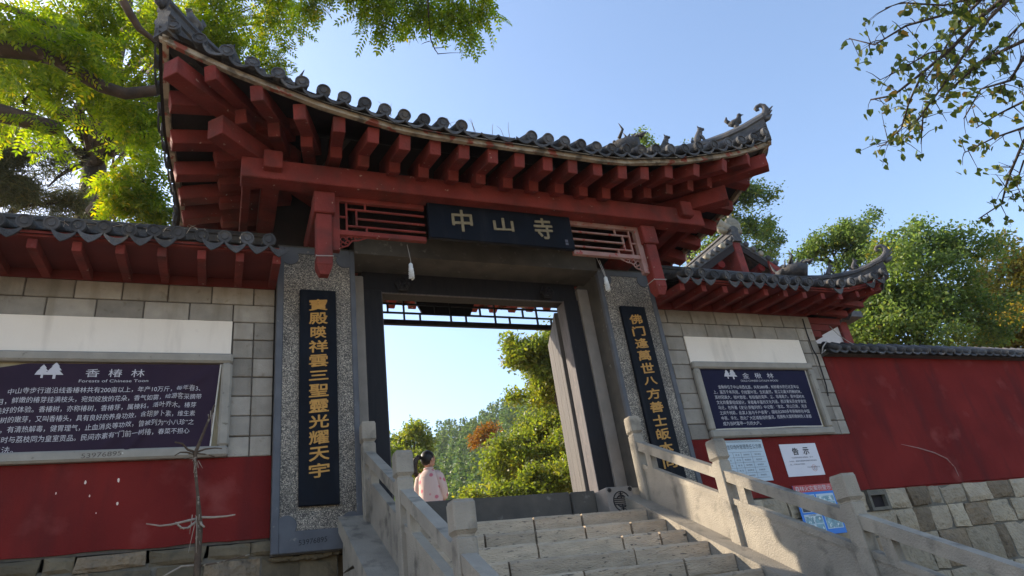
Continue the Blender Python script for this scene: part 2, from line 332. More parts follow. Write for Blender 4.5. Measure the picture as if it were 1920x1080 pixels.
def bold_mb(s, fn, h, width, shear, thick, b):
    out = MB()
    for i, (du, dv) in enumerate(((0, 0), (b, b*.5), (-b, -b*.5), (b*.6, -b), (-b*.6, b))):
        t = text_mb(s, lambda u, v, d: fn(u+du, v+dv, d+.0004*i), h, width, shear, thick); out.add(t.v, t.f)
    return out
def text_mb(s, fn, h=None, width=None, shear=0., thick=0., center=True):
    """place outline s through fn(u,v)->3D ; u,v metres from the text centre"""
    v, f = GL[s]
    if not v: return MB()
    xs = [p[0] for p in v]; ys = [p[1] for p in v]; x0, x1, y0, y1 = min(xs), max(xs), min(ys), max(ys)
    k = (h/(y1-y0)) if h else width/(x1-x0); kx = (width/(x1-x0)) if width else k
    cx, cy = (x0+x1)/2, (y0+y1)/2
    P = [((a-cx)*kx, (b-cy)*k + (a-cx)*kx*shear) for a, b in v]
    mb = MB(); mb.add([fn(a, b, 0) for a, b in P], f)
    if thick:
        bm_e = {}
        for q in f:
            for i in range(len(q)):
                e = (q[i], q[(i+1) % len(q)]); bm_e[e] = 1
        bd = [e for e in bm_e if (e[1], e[0]) not in bm_e]
        n = len(P); mb2 = MB(); mb2.add([fn(a, b, thick) for a, b in P]+[fn(a, b, 0) for a, b in P], [tuple(q) for q in f]+[(e[0], n+e[0], n+e[1], e[1]) for e in bd]); return mb2
    return mb

# ------------------------------------------------------------------ ground
ZG = -2.80
def ground():
    mb = MB()
    ys = [-400, -60, -20, -10, -6, 0, .34, .36, 4, 10, 20, 40, 70, 100]; xs = [-400, -100, -40, -20, -10, 0, 10, 20, 40, 100, 400]
    def z(x, y): return ZG if y < .35 else -.09 + max(0, y-6)*.03
    for y in ys:
        for x in xs: mb.v.append((x, y, z(x, y)))
    n = len(xs)
    for j in range(len(ys)-1):
        for i in range(n-1): mb.f.append((j*n+i, j*n+i+1, (j+1)*n+i+1, (j+1)*n+i))
    mb.build('ground', ground_m, kind='structure')
ground()

# ------------------------------------------------------------------ tiled roofs
def tab(d, xs, ys): return float(np.interp(d, xs, ys))
class Roof:
    """hipped roof over an eave rectangle; P(side,u,d): u along the eave, d distance in from the eave"""
    def __init__(s, xa, xb, cy, Y, zE, H, hipA, hipB, lt, bt, sx=1):
        s.xa, s.xb, s.cy, s.Y, s.zE, s.H, s.hA, s.hB, s.lt, s.bt, s.sx = xa, xb, cy, Y, zE, H, hipA, hipB, lt, bt, sx
    def dc(s, side, u):
        if side in 'FB': return min(u-s.xa if s.hA else 99, s.xb-u if s.hB else 99)
        return min(u-(s.cy-s.Y), s.cy+s.Y-u)
    def P(s, side, u, d, dz=0):
        c = s.dc(side, u); t = min(1, max(0, d)/s.Y); fall = (1-t)**1.6
        z = s.zE + s.H*(.6*t+.4*t*t) + tab(c, *s.lt)*fall + dz - max(0, -d)*.3; b = tab(c, *s.bt)*fall
        if side == 'F': p = (u, s.cy-s.Y-b+d, z)
        elif side == 'B': p = (u, s.cy+s.Y+b-d, z)
        elif side == 'L': p = (s.xa-b+d, u, z)
        else: p = (s.xb+b-d, u, z)
        # corners swing outwards along the eave as well
        q = list(p); cb = b
        if side in 'FB':
            if s.hB and s.xb-u < 1.2: q[0] += tab(s.xb-u, *s.bt)*fall*max(0, 1-(s.xb-u)/1.2)
            if s.hA and u-s.xa < 1.2: q[0] -= tab(u-s.xa, *s.bt)*fall*max(0, 1-(u-s.xa)/1.2)
        else:
            for e, sg in ((u-(s.cy-s.Y), -1), (s.cy+s.Y-u, 1)):
                if e < 1.2: q[1] += sg*tab(e, *s.bt)*fall*max(0, 1-e/1.2)
        return Vector((q[0]*s.sx, q[1], q[2]))
    def span(s, side): return (s.xa, s.xb) if side in 'FB' else (s.cy-s.Y, s.cy+s.Y)
    def sides(s): return 'FB'+('L' if s.hA else '')+('R' if s.hB else '')
    def dend(s, side, u): return min(s.Y, s.dc(side, u))
    def deck(s, parent, top, under, th=.07):
        for nm, dz, m_ in (('roof_bed', 0, top), ('roof_boards', -th, under)):
            mb = MB()
            for side in s.sides():
                a, b = s.span(side); n = 40 if side in 'FB' else 24; b0 = len(mb.v)
                for i in range(n+1):
                    u = a+(b-a)*i/n
                    for j in range(7): mb.v.append(tuple(s.P(side, u, s.dend(side, u)*j/6, dz)))
                for i in range(n):
                    for j in range(6): k = b0+i*7+j; mb.f.append((k, k+7, k+8, k+1))
            mb.build(nm, m_, parent, smooth=True)
    def tiles(s, parent, sp, r, m_, missing=(), sides=None, pale=None, rise=.85, pend=.06):
        disc = cmesh(MC, 'eave_disc', r, lambda: MB().lathe([(0.001, .012), (r*.42, .014), (r*.5, .004), (r*.78, .004), (r*.82, .016), (r, .014), (r, -.03)], 16), False)
        def drip():
            b = MB(); w_ = sp*.47; n = 8; tp = []; bt = []
            for i in range(n+1):
                a = -1+2*i/n; z0 = -.045*(1-a*a); tp.append((a*w_, z0+.012)); bt.append((a*w_, z0-.012-pend*max(0, 1-abs(a))**.8))
            b.prism(tp+bt[::-1], 0, .018, lambda u, v, d: (u, d, v)); return b
        dm = cmesh(MC, 'drip_tile', (sp, r, pend), drip)
        for side in (sides or s.sides()):
            a, b = s.span(side); n = int(round((b-a)/sp)); st = (b-a)/n
            for i in range(n):
                u = a+st*(i+.5); de = s.dend(side, u)
                if de < .06: continue
                mm = pale if (pale and side in pale[0]) else m_
                mb = MB(); ns = max(2, int(de/.3)); b0 = 0
                pth = [s.P(side, u, -.02+(de+.02)*j/ns) for j in range(ns+1)]
                if not (side == 'F' and any(abs(u-x) < st*.5 for x in missing)):
                    mb.tube([p+Vector((0, 0, r*rise)) for p in pth], r*.92, 8)
                    mb.build('tile_row', mm, parent, smooth=True)
                    p0 = s.P(side, u, -.035); d_ = (s.P(side, u, -.03)-s.P(side, u, .12)).normalized(); d_ = (d_+Vector((0, 0, .12))).normalized()
                    jit = Euler((random.gauss(0, .09), random.gauss(0, .09), random.gauss(0, .09))).to_matrix()
                    link('eave_disc', disc, mm, parent, p0+Vector((0, 0, r*rise+random.uniform(-.008, .008))), jit @ d_.to_track_quat('Z', 'Y').to_matrix())
                u2 = a+st*i
                if (s.dend(side, u2) > .03 or i > 0) and random.random() > (.22 if pend > .03 else .05):
                    p0 = s.P(side, u2, -.045); x = (s.P(side, u2+.05, 0)-s.P(side, u2-.05, 0)).normalized(); o_ = (s.P(side, u2, -.03)-s.P(side, u2, .12)); o_.z *= .3; y = -o_.normalized(); y = (y-x*y.dot(x)).normalized(); z = x.cross(y)
                    mt = Matrix((x, y, z)).transposed()
                    if mt.determinant() < 0: mt = Matrix((-x, y, -x.cross(y))).transposed()
                    if z.z < 0: mt = Matrix((-x, y, (-x).cross(y))).transposed()
                    link('drip_tile', dm, mm, parent, p0+Vector((0, random.uniform(-.012, .012), random.uniform(-.016, .008))), Euler((random.gauss(0, .07), random.gauss(0, .08), random.gauss(0, .05))).to_matrix() @ mt)
    def fascia(s, parent, m_, h, inset, name='eave_board', dz=-.07, sides=None):
        for side in (sides or s.sides()):
            a, b = s.span(side); mb = MB(); n = 48; pts = []
            for i in range(n+1):
                u = a+(b-a)*i/n; p = s.P(side, u, inset, 0); pi = s.P(side, u, inset+.05, 0); wv = .012*mnoise.noise(Vector((u*3, 1.7, 0)))
                pts.append([(p.x, p.y, p.z+dz-h-wv), (pi.x, pi.y, p.z+dz-h), (pi.x, pi.y, p.z+dz+.03), (p.x, p.y, p.z+dz+.03)])
            for q in pts: mb.v += q
            for i in range(n):
                for j in range(4): k = i*4; mb.f.append((k+j, k+(j+1) % 4, k+4+(j+1) % 4, k+4+j))
            mb.f.append((0, 1, 2, 3)); mb.f.append((n*4+3, n*4+2, n*4+1, n*4)); mb.build(name, m_, parent)
    def hip_path(s, ex, ey, d0, n=10):   # ex: 'L'/'R', ey: 'F'/'B'
        out = []
        for i in range(n+1):
            d = d0*(1-i/n); u = (s.xb-d) if ex == 'R' else (s.xa+d); out.append(s.P(ey, u, d))
        return out

def ridge_sweep(parent, path, w_, h, m_, name='hip_ridge', layers=None):
    mb = MB(); prof = [(-.5, -.25), (.5, -.25), (.5, .25), (.62, .28), (.62, .4), (.42, .43), (.42, .66), (.55, .7), (.5, .84), (.2, 1), (-.2, 1), (-.5, .84), (-.55, .7), (-.42, .66), (-.42, .43), (-.62, .4), (-.62, .28), (-.5, .25)]
    n = len(prof); pa = [Vector(p) for p in path]
    for i, p in enumerate(pa):
        d = (pa[min(i+1, len(pa)-1)]-pa[max(i-1, 0)]); x = Vector((d.y, -d.x, 0)).normalized()
        for a, b in prof: mb.v.append(tuple(p+x*(a*w_)+Vector((0, 0, b*h))))
    for i in range(len(pa)-1):
        for j in range(n): mb.f.append((i*n+j, i*n+(j+1) % n, (i+1)*n+(j+1) % n, (i+1)*n+j))
    mb.f.append(tuple(range(n))[::-1]); mb.f.append(tuple((len(pa)-1)*n+j for j in range(n)))
    return mb.build(name, m_, parent)
def frame2(o, d):   # local (along, side, up) -> world
    d = Vector((d[0], d[1], 0)).normalized(); x = Vector((-d.y, d.x, 0)); o = Vector(o)
    return lambda a, b, c: o+d*a+x*b+Vector((0, 0, c))
def swirl(parent, o, d, k, m_):     # curled ridge tip: rises outwards and curls back
    F = frame2(o, d); mb = MB(); pts = [(-.25, -.02), (-.08, .0), (.06, .05), (.15, .14), (.19, .25), (.17, .36), (.1, .42), (.02, .41), (-.03, .36), (-.01, .31), (.035, .31), (.04, .34)]
    mb.tube([F(a*k, 0, c*k) for a, c in pts], [.085*k, .1*k, .1*k, .09*k, .08*k, .065*k, .055*k, .05*k, .045*k, .04*k, .035*k, .02*k], 10)
    for a, c, r_ in ((.24, .1, .05), (.2, -.02, .07), (.28, .2, .035)):
        mb.tube([F((a-.15)*k, 0, (c-.03)*k), F((a-.02)*k, 0, c*k), F((a+.08)*k, 0, (c+.07)*k)], [r_*k, r_*.9*k, .008], 8)
    return mb.build('ridge_scroll', m_, parent, smooth=True)
def lion(parent, o, d, k, m_):
    F = frame2(o, d); mb = MB()
    mb.tube([F(-.05*k, 0, 0), F(-.04*k, 0, .07*k), F(.0, 0, .14*k), F(.03*k, 0, .19*k), F(.05*k, 0, .215*k)], [.055*k, .06*k, .05*k, .045*k, .03*k], 9)
    mb.ball(F(.045*k, 0, .225*k), (.045*k, .04*k, .045*k), 9, 6); mb.ball(F(.085*k, 0, .215*k), .024*k, 8, 5)
    for b in (-.028, .028):
        mb.tube([F(.02*k, b*k, .13*k), F(.055*k, b*k, .06*k), F(.06*k, b*k, 0)], [.022*k, .018*k, .022*k], 6)
        mb.tube([F(.03*k, b*k, .25*k), F(.02*k, b*1.2*k, .29*k)], [.016*k, .004], 5)
        mb.ball(F(-.03*k, b*1.5*k, .03*k), (.045*k, .025*k, .035*k), 7, 5)
    mb.tube([F(-.08*k, 0, .03*k), F(-.12*k, 0, .07*k), F(-.1*k, 0, .13*k)], [.02*k, .02*k, .01*k], 6)
    return mb.build('ridge_lion', m_, parent, smooth=True)
def bird(parent, o, d, k, m_):
    F = frame2(o, d); mb = MB()
    mb.lathe([(.05*k, 0), (.03*k, .03*k), (.05*k, .07*k)], 8, Matrix.Translation(F(0, 0, 0)))
    mb.tube([F(-.1*k, 0, .11*k), F(-.03*k, 0, .1*k), F(.05*k, 0, .12*k), F(.07*k, 0, .18*k)], [.02*k, .06*k, .055*k, .03*k], 9)
    mb.ball(F(.08*k, 0, .2*k), .035*k, 8, 6); mb.tube([F(.1*k, 0, .2*k), F(.14*k, 0, .19*k)], [.015*k, .003], 5)
    mb.tube([F(-.07*k, 0, .12*k), F(-.11*k, 0, .19*k), F(-.09*k, 0, .25*k)], [.03*k, .03*k, .008], 7)
    return mb.build('ridge_bird', m_, parent, smooth=True)
def dragon_head(parent, o, d, k, m_):
    F = frame2(o, d); mb = MB()
    mb.tube([F(-.2*k, 0, .06*k), F(-.08*k, 0, .1*k), F(.05*k, 0, .13*k), F(.16*k, 0, .12*k), F(.24*k, 0, .14*k)], [.1*k, .125*k, .11*k, .075*k, .035*k], 10)
    mb.tube([F(.02*k, 0, .05*k), F(.13*k, 0, .03*k), F(.2*k, 0, .05*k)], [.07*k, .045*k, .02*k], 8)
    for b in (-.06, .06):
        mb.tube([F(.02*k, b*k, .22*k), F(-.06*k, b*1.5*k, .32*k), F(-.03*k, b*1.9*k, .42*k)], [.025*k, .018*k, .004], 6); mb.ball(F(.09*k, b*k, .19*k), .028*k, 7, 5)
    for i in range(4): mb.tube([F((-.06-.06*i)*k, 0, .18*k), F((-.13-.07*i)*k, 0, (.28-.02*i)*k)], [.045*k, .006], 6)
    return mb.build('ridge_dragon_head', m_, parent, smooth=True)

# ------------------------------------------------------------------ the gate
gate = root('temple_gate', (0, .45, -.09), 'red timbered temple gate with upturned grey tiled roof and two stone piers', 'gate')
CY = .45
lt = ([0, .3, .6, 1.0, 1.45, 1.9, 2.3, 2.7], [.66, .50, .36, .23, .13, .08, .03, 0])
bt = ([0, .4, .9, 1.4, 1.9, 2.3], [.16, .16, .14, .08, .03, 0])
GR = Roof(-3.80, 3.80, CY, 2.15, 4.07, 1.62, True, True, lt, bt)
roof = link('roof', None, None, gate, (0, CY, 4.07))
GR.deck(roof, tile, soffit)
GR.tiles(roof, .223, .074, tile, missing=(-.56, -.34, -.12), pale=None, pend=.016)
GR.fascia(roof, mortar, .062, .035)
ridge_sweep(roof, [(-1.7+3.4*i/8, CY, GR.zE+GR.H-.03) for i in range(9)], .24, .34, tile, 'main_ridge')
for ex, sg in (('L', -1), ('R', 1)):
    for ey, sy in (('F', -1), ('B', 1)):
        pth = GR.hip_path(ex, ey, 2.15, 12); dv = Vector((sg, sy, 0)).normalized()
        pth = pth[:-1]+[pth[-1]-dv*.02+Vector((0, 0, .0))]
        hr = ridge_sweep(roof, pth, .19, .40, tile)
        tip = pth[-1]+Vector((0, 0, .31)); swirl(hr, tip-dv*.03, dv, .6, tile)
        if ey == 'F':
            def top(d_):    # point on the ridge top at distance d_ in from the corner
                k = 12*(1-d_/2.15); i = int(min(11, k)); return pth[i].lerp(pth[i+1], k-i)+Vector((0, 0, .39))
            bird(hr, top(.24), dv, 1.05, tile); lion(hr, top(.58), dv, 1.0, tile); lion(hr, top(.9), dv, .92, tile); dragon_head(hr, top(1.32)-Vector((0, 0, .04)), -dv, 1.2, tile)
# rafters: (x at flying end, y, z centre) and lower eave rafter ends, measured pairs
FLY = [(3.48, -1.76, 4.29), (3.02, -1.73, 4.15), (2.59, -1.66, 4.05), (2.15, -1.60, 4.00), (1.78, -1.57, 3.95), (1.43, -1.56, 3.915), (1.07, -1.56, 3.90), (.715, -1.56, 3.895), (.36, -1.56, 3.89), (0, -1.56, 3.885)]
EAV = [(3.15, -1.26, 4.22), (2.80, -1.24, 4.13), (2.45, -1.19, 4.065), (2.12, -1.13, 4.015), (1.80, -1.11, 3.965), (1.44, -1.12, 3.915), (1.08, -1.12, 3.90), (.72, -1.12, 3.893), (.365, -1.12, 3.89), (0, -1.12, 3.885)]
frontback = [(-1, lambda y: y), (1, lambda y: 2*CY-y)]
def rafter(name, p, q, w_, h_, par):
    j = lambda k: Vector((random.gauss(0, k), random.gauss(0, k), random.gauss(0, k))); p = Vector(p)+j(.006); q = Vector(q)+j(.012)
    return MB().bar(p, q, w_, h_, c=.007).build(name, red, par)
for sy, fy in frontback:
    for (fx, fy_, fz), (ex_, ey_, ez) in zip(FLY, EAV):
        for sg in ((-1, 1) if fx else (1,)):
            dx = (ex_-fx)/(ey_-fy_); inx = ex_+dx*(.55 if fx > 1.7 else .9)
            a = Vector((sg*fx, fy(fy_), fz)); b = Vector((sg*(fx+dx*.95), fy(fy_+.95), ez+.155+.30*.5))
            rafter('flying_rafter', a, b, .132, .18, gate)
            a = Vector((sg*ex_, fy(ey_), ez)); b = Vector((sg*inx, fy(ey_+.95), ez+.30))
            rafter('eave_rafter', a, b, .132, .165, gate)
    for sg in (-1, 1):   # corner beams on the hip lines
        a = Vector((sg*3.84, fy(-1.74), 4.31)); b = Vector((sg*2.5, fy(-.40), 4.36)); rafter('corner_flying_beam', a, b, .19, .21, gate)
        a = Vector((sg*3.40, fy(-1.26), 4.03)); b = Vector((sg*2.2, fy(-.06), 4.12)); rafter('corner_beam', a, b, .21, .24, gate)
for sg in (-1, 1):       # side rafters
    for k, (d, yy) in enumerate([(.46, None), (.90, None), (1.33, None), (1.74, None), (2.15, None)]):
        for sy, fy in frontback:
            if d > 2.1 and sy == 1: continue
            fx, fyy, fz = [(3.62, 0, 4.30), (3.60, 0, 4.15), (3.57, 0, 4.05), (3.54, 0, 4.0), (3.52, 0, 3.97)][k]
            y = fy(CY-2.15+d); yi = y + (.10 if k < 3 else .03)*(-sy)*(1 if d < 2.1 else 0)
            rafter('flying_rafter', (sg*(fx+.25), y, fz), (sg*(fx-.75), yi+(yi-y)*.3, fz+.24), .16, .19, gate)
            yi = fy(CY-2.15+d+[.28, .22, .14, .04, 0][k])
            rafter('eave_rafter', (sg*(fx-.20), yi, fz-[.08, .03, 0, 0, 0][k]), (sg*2.5, yi+(-sy)*.05, fz+.2), .16, .19, gate)
# beams
for sy, fy in frontback:
    y0, y1 = sorted((fy(-.95), fy(-.72)))
    MB().cbox(-3.12, 3.12, y0, y1, 3.665, 3.93, .012).build('eave_beam', red, gate)
for sg in (-1, 1):
    MB().cbox(sg*2.69, sg*2.89, -1.05, 1.95, 3.75, 3.985, .012).build('cross_beam', red, gate)
    MB().cbox(sg*2.10, sg*2.32, -.70, 1.60, 3.40, 3.655, .012).build('cantilever_beam', red, gate)
    MB().cbox(sg*3.00, sg*3.1, -.7, 1.6, 3.72, 3.9, .012).build('side_beam', red, gate)
    for sy, fy in frontback:
        yc = fy(-.70)
        pm = MB().cbox(sg*2.09, sg*2.33, yc-.12, yc+.12, 3.37, 3.66, .012)
        pst = pm.build('hanging_post', red, gate)
        q = MB(); x0, x1 = sg*2.21-.088, sg*2.21+.088; y0, y1 = yc-.088, yc+.088; q.cbox(x0, x1, y0, y1, 2.70, 3.372, .012)
        q.hexa([(x0+.04, y0+.04, 2.60), (x1-.04, y0+.04, 2.60), (x1-.04, y1-.04, 2.60), (x0+.04, y1-.04, 2.60), (x0+.004, y0+.004, 2.702), (x1-.004, y0+.004, 2.702), (x1-.004, y1-.004, 2.702), (x0+.004, y1-.004, 2.702)])
        q.build('post_shaft', red, pst)
        MB().cbox(sg*2.03, sg*2.115, yc-.03, yc+.05, 2.93, 3.67, .006).build('side_board', red if sg < 0 or sy > 0 else pale_paint, pst)
        if sy < 0:
            c_ = MB(); loop = [(x0-.006, y0-.006), (x1+.006, y0-.006), (x1+.006, y1+.006), (x0-.006, y1+.006), (x0-.006, y0-.006)]
            c_.tube([(a, b, 2.80+.012*i % .02) for i, (a, b) in enumerate(loop)], .006, 6); c_.build('tied_string', cord_m, pst)
# lattice screens
def lattice(sg, y, m_, x0=1.0, x1=2.05, z0=3.18, z1=3.62):
    ro = MB(); ro.cbox(sg*x0, sg*x1, y-.03, y+.03, z0-.03, z0+.035, .005); lt_ = ro.build('lattice_rail', m_, gate)
    X = lambda u: sg*(x1-(x1-x0)*u); Z = lambda v: z0+(z1-z0)*v
    def vb(u, a, b): MB().cbox(X(u)-.011, X(u)+.011, y-.015, y+.015, Z(a), Z(b), .003).build('lattice_bar', m_, lt_)
    def hb(v, a, b): MB().cbox(X(a), X(b), y-.013, y+.013, Z(v)-.011, Z(v)+.011, .003).build('lattice_bar', m_, lt_)
    vb(.1, .05, 1); vb(.21, .25, .78); vb(.31, .78, 1); vb(.32, .05, .25)
    hb(.78, .1, 1); hb(.5, .21, 1); hb(.25, .1, 1); hb(.52, 0, .1)
    MB().cbox(sg*x0, sg*(x1+.04), y-.035, y+.02, z1-.01, z1+.055, .005).build('lattice_rail', m_, lt_)
lattice(-1, -.69, red); lattice(1, -.69, pale_paint)
def bracket(sg, y, m_):
    X = lambda a: sg*(2.04-a); mb = MB()
    mb.tube([(X(0), y, 3.155), (X(.33), y, 3.15)], .009, 6); mb.tube([(X(0), y, 3.155), (X(.005), y, 2.98)], .009, 6)
    mb.tube([(X(.33), y, 3.15), (X(.22), y, 3.1), (X(.15), y, 3.09), (X(.1), y, 3.02), (X(.005), y, 2.98)], .009, 6)
    for a, z, r_ in ((.05, 3.1, .032), (.12, 3.115, .028), (.2, 3.125, .02), (.05, 3.035, .026), (.1, 3.065, .022)):
        mb.tube([(X(a+r_*math.cos(t)), y, z+r_*math.sin(t)) for t in [i*.7 for i in range(8)]], .0075, 5)
    mb.build('carved_bracket', m_, gate)
bracket(-1, -.69, red); bracket(1, -.69, pale_paint)
# rear lattice, full width, its backlit silhouette put into the near-black wood colour
yl = 2*CY+.69
rl = MB().cbox(-2.05, 2.05, yl-.03, yl+.03, 3.12, 3.20, .005).build('lattice_rail', dark_wood, gate)
for v in (3.32, 3.47): MB().cbox(-2.05, 2.05, yl-.013, yl+.013, v-.014, v+.014, .003).build('lattice_bar', dark_wood, rl)
for i in range(17):
    x = -1.95+i*.245
    MB().cbox(x-.013, x+.013, yl-.017, yl+.017, *((3.2, 3.32) if i % 3 == 0 else (3.32, 3.47) if i % 3 == 1 else (3.2, 3.62)), .003).build('lattice_bar', dark_wood, rl)
MB().cbox(-2.05, 2.05, yl-.03, yl+.03, 3.61, 3.66, .005).build('lattice_rail', dark_wood, rl)
MB().hexa([(-.42, yl+.06, 3.36), (.36, yl+.06, 3.36), (.36, yl+.1, 3.36), (-.42, yl+.1, 3.36), (-.55, yl+.1, 3.68), (.5, yl+.1, 3.68), (.5, yl+.14, 3.68), (-.55, yl+.14, 3.68)]).build('rear_plaque', dark_wood, gate)
# piers
for sg in (-1, 1):
    X = lambda a: sg*a
    pil = MB().box(min(X(1.742), X(2.65)), max(X(1.742), X(2.65)), .02, .88, -.18, 3.40).build('pier', old_c, gate)
    MB().cbox(X(1.80), X(2.58), -.004, .03, .02, 3.30, .003).build('pebble_panel', granite_m, pil)
    MB().cbox(X(2.575), X(2.652), -.02, .05, -.17, 3.36, .01).build('pier_border', dark_c, pil)
    MB().cbox(X(1.74), X(1.805), -.02, .05, -.17, 3.36, .01).build('pier_border', dark_c, pil)
    MB().cbox(X(1.803), X(2.577), -.018, .05, -.17, .04, .008).build('pier_border', dark_c, pil)
    MB().cbox(X(1.803), X(2.577), -.018, .05, 3.27, 3.36, .008).build('pier_border', dark_c, pil)
    for cx, cz in ((1.86, .09), (2.51, .09), (1.86, 3.22), (2.51, 3.22)):
        MB().lathe([(.105, -.03), (.105, .008), (.1, .012)], 24, Matrix.Translation((X(cx), -.005, cz)) @ Matrix.Rotation(R(90), 4, 'X')).build('corner_rosette', dark_c, pil)
    # near-black board above the piers, standing for the shaded void under the roof
    MB().box(min(X(1.0), X(2.72)), max(X(1.0), X(2.72)), .30, .60, 3.40, 4.55).build('void_shade_board', soffit, gate)
    # door surround
    MB().cbox(X(1.57), X(1.744), .33, .52, -.09, 3.21, .01).build('door_jamb', jamb_c, gate)
    fr = MB().cbox(X(1.33), X(1.572), .37, .60, .2, 3.04, .008).build('door_post', dark_wood, gate)
    MB().cbox(X(1.322), X(1.334), .375, .60, .2, 3.02, .002).build('skylit_post_face', lav_wood, fr)  # inner face of the dark post, its sky light put into the colour
    MB().cbox(X(1.20), X(1.57), -.03, .30, -.10, .262, .01).build('gate_block', jamb_c, gate)
    MB().cbox(X(1.572), X(1.744), .03, .33, -.10, .25, .012).build('gate_block', rail_c, gate)
    th = R(20 if sg > 0 else 84); h = Vector((X(1.315), .64, 0)); dv = Vector((sg*math.sin(th), math.cos(th), 0)); nv = Vector((dv.y, -dv.x, 0))
    leaf = link('door_leaf', None, None, gate, h)
    for i in range(5):
        a, b = i*.25+.002, (i+1)*.25-.002
        z1 = 2.96-.02*random.random()
        mb = MB(); t = MB().cbox(a, b, -.028-.0015*(i % 2), .028, .30, z1, .006)
        mb.add([tuple(h+dv*p[0]+nv*p[1]+Vector((0, 0, p[2]))) for p in t.v], t.f); mb.build('door_plank', grey_wood, leaf)
    for z in (.55, 1.6, 2.7):
        mb = MB(); t = MB().cbox(.03, 1.22, .029, .06, z-.05, z+.05, .006); t.v = [(a, -b if sg > 0 else b, c) for a, b, c in t.v]
        t.v = [(a, -b, c) for a, b, c in t.v]; mb.add([tuple(h+dv*p[0]+nv*p[1]+Vector((0, 0, p[2]))) for p in t.v], t.f); mb.build('door_batten', grey_wood, leaf)
MB().box(-1.744, 1.744, -.05, .42, 3.315, 3.62).build('upper_lintel', old_c, gate)
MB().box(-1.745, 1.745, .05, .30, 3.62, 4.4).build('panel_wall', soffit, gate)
hd = MB().cbox(-1.57, 1.57, .40, .60, 3.01, 3.318, .006).build('door_head', dark_wood, gate)
MB().cbox(-1.33, 1.33, .385, .40, 3.0, 3.018, .002).build('head_bead', lav_wood, hd)
for sg in (-1, 1):
    st_ = MB(); Mx = Matrix.Translation((sg*1.06, .40, 3.12)) @ Matrix.Rotation(R(90), 4, 'X')
    st_.lathe([(.085, 0), (.085, .05), (.11, .07), (.11, .1), (.06, .12)], 6, Mx)
    for i in range(6): st_.ball(Mx @ Vector((.055*math.cos(i*1.047), .055*math.sin(i*1.047), .115)), .03, 7, 5)
    st_.ball(Mx @ Vector((0, 0, .125)), .03, 8, 6); st_.build('door_stud', dark_wood, hd)
MB().cbox(-1.33, .84, .25, .42, -.09, .292, .014).build('threshold_stone', old_c, gate)
MB().cbox(.865, 1.20, .252, .42, -.09, .288, .014).build('threshold_stone', old_c, gate)
MB().box(-1.74, 1.74, .02, 1.3, -.5, -.088).build('gate_floor', step_c, gate)
# round longevity emblem on the right gate block
em = MB(); cx, cz, y = 1.385, .085, -.031
fe = lambda a, b, d: (cx+a, y-d, cz+b)
def ring(r0, r1, sx=1, sz=1, a0=0, a1=2*math.pi, n=28):
    po = [(r1*sx*math.cos(a0+(a1-a0)*i/n), r1*sz*math.sin(a0+(a1-a0)*i/n)) for i in range(n+1)]; pi = [(r0*sx*math.cos(a0+(a1-a0)*i/n), r0*sz*math.sin(a0+(a1-a0)*i/n)) for i in range(n+1)]
    for i in range(n): em.prism([po[i], po[i+1], pi[i+1], pi[i]], 0, .008, fe)
def rec(a0, a1, b0, b1): em.prism([(a0, b0), (a1, b0), (a1, b1), (a0, b1)], 0, .008, fe)
ring(.108, .12, 1, 1.02)
for b in (-.035, -.012, .012, .035): rec(-.112+abs(b)*.3, .112-abs(b)*.3, b-.005, b+.005)
rec(-.006, .006, .035, .11); rec(-.006, .006, -.11, -.035)
for sgn in (-1, 1):
    ring(.066, .077, 1, 1, R(25) if sgn > 0 else R(205), R(80) if sgn > 0 else R(260), 8); ring(.066, .077, 1, 1, R(100) if sgn > 0 else R(280), R(155) if sgn > 0 else R(335), 8)
    rec(-.04, -.012, sgn*.055-.004, sgn*.055+.004); rec(.012, .04, sgn*.055-.004, sgn*.055+.004); rec(-.03, .03, sgn*.088-.004, sgn*.088+.004)
for a in (-.145, .145):
    for b in (.14, -.14):
        rec(a-.028, a+.028, b-.004, b+.004); rec(a-.004, a+.004, b-.028, b+.028); rec(a-.02, a-.014, b-.02, b+.02); rec(a+.014, a+.02, b-.02, b+.02); rec(a-.02, a+.02, b+.014, b+.02); rec(a-.02, a+.02, b-.02, b-.014)
em.build('longevity_emblem', ink, gate)
text_mb('53976895', lambda u, v, d: (-2.25+u, -.0195, -.07+v), h=.05, shear=.06).build('scratched_number', ink, gate)

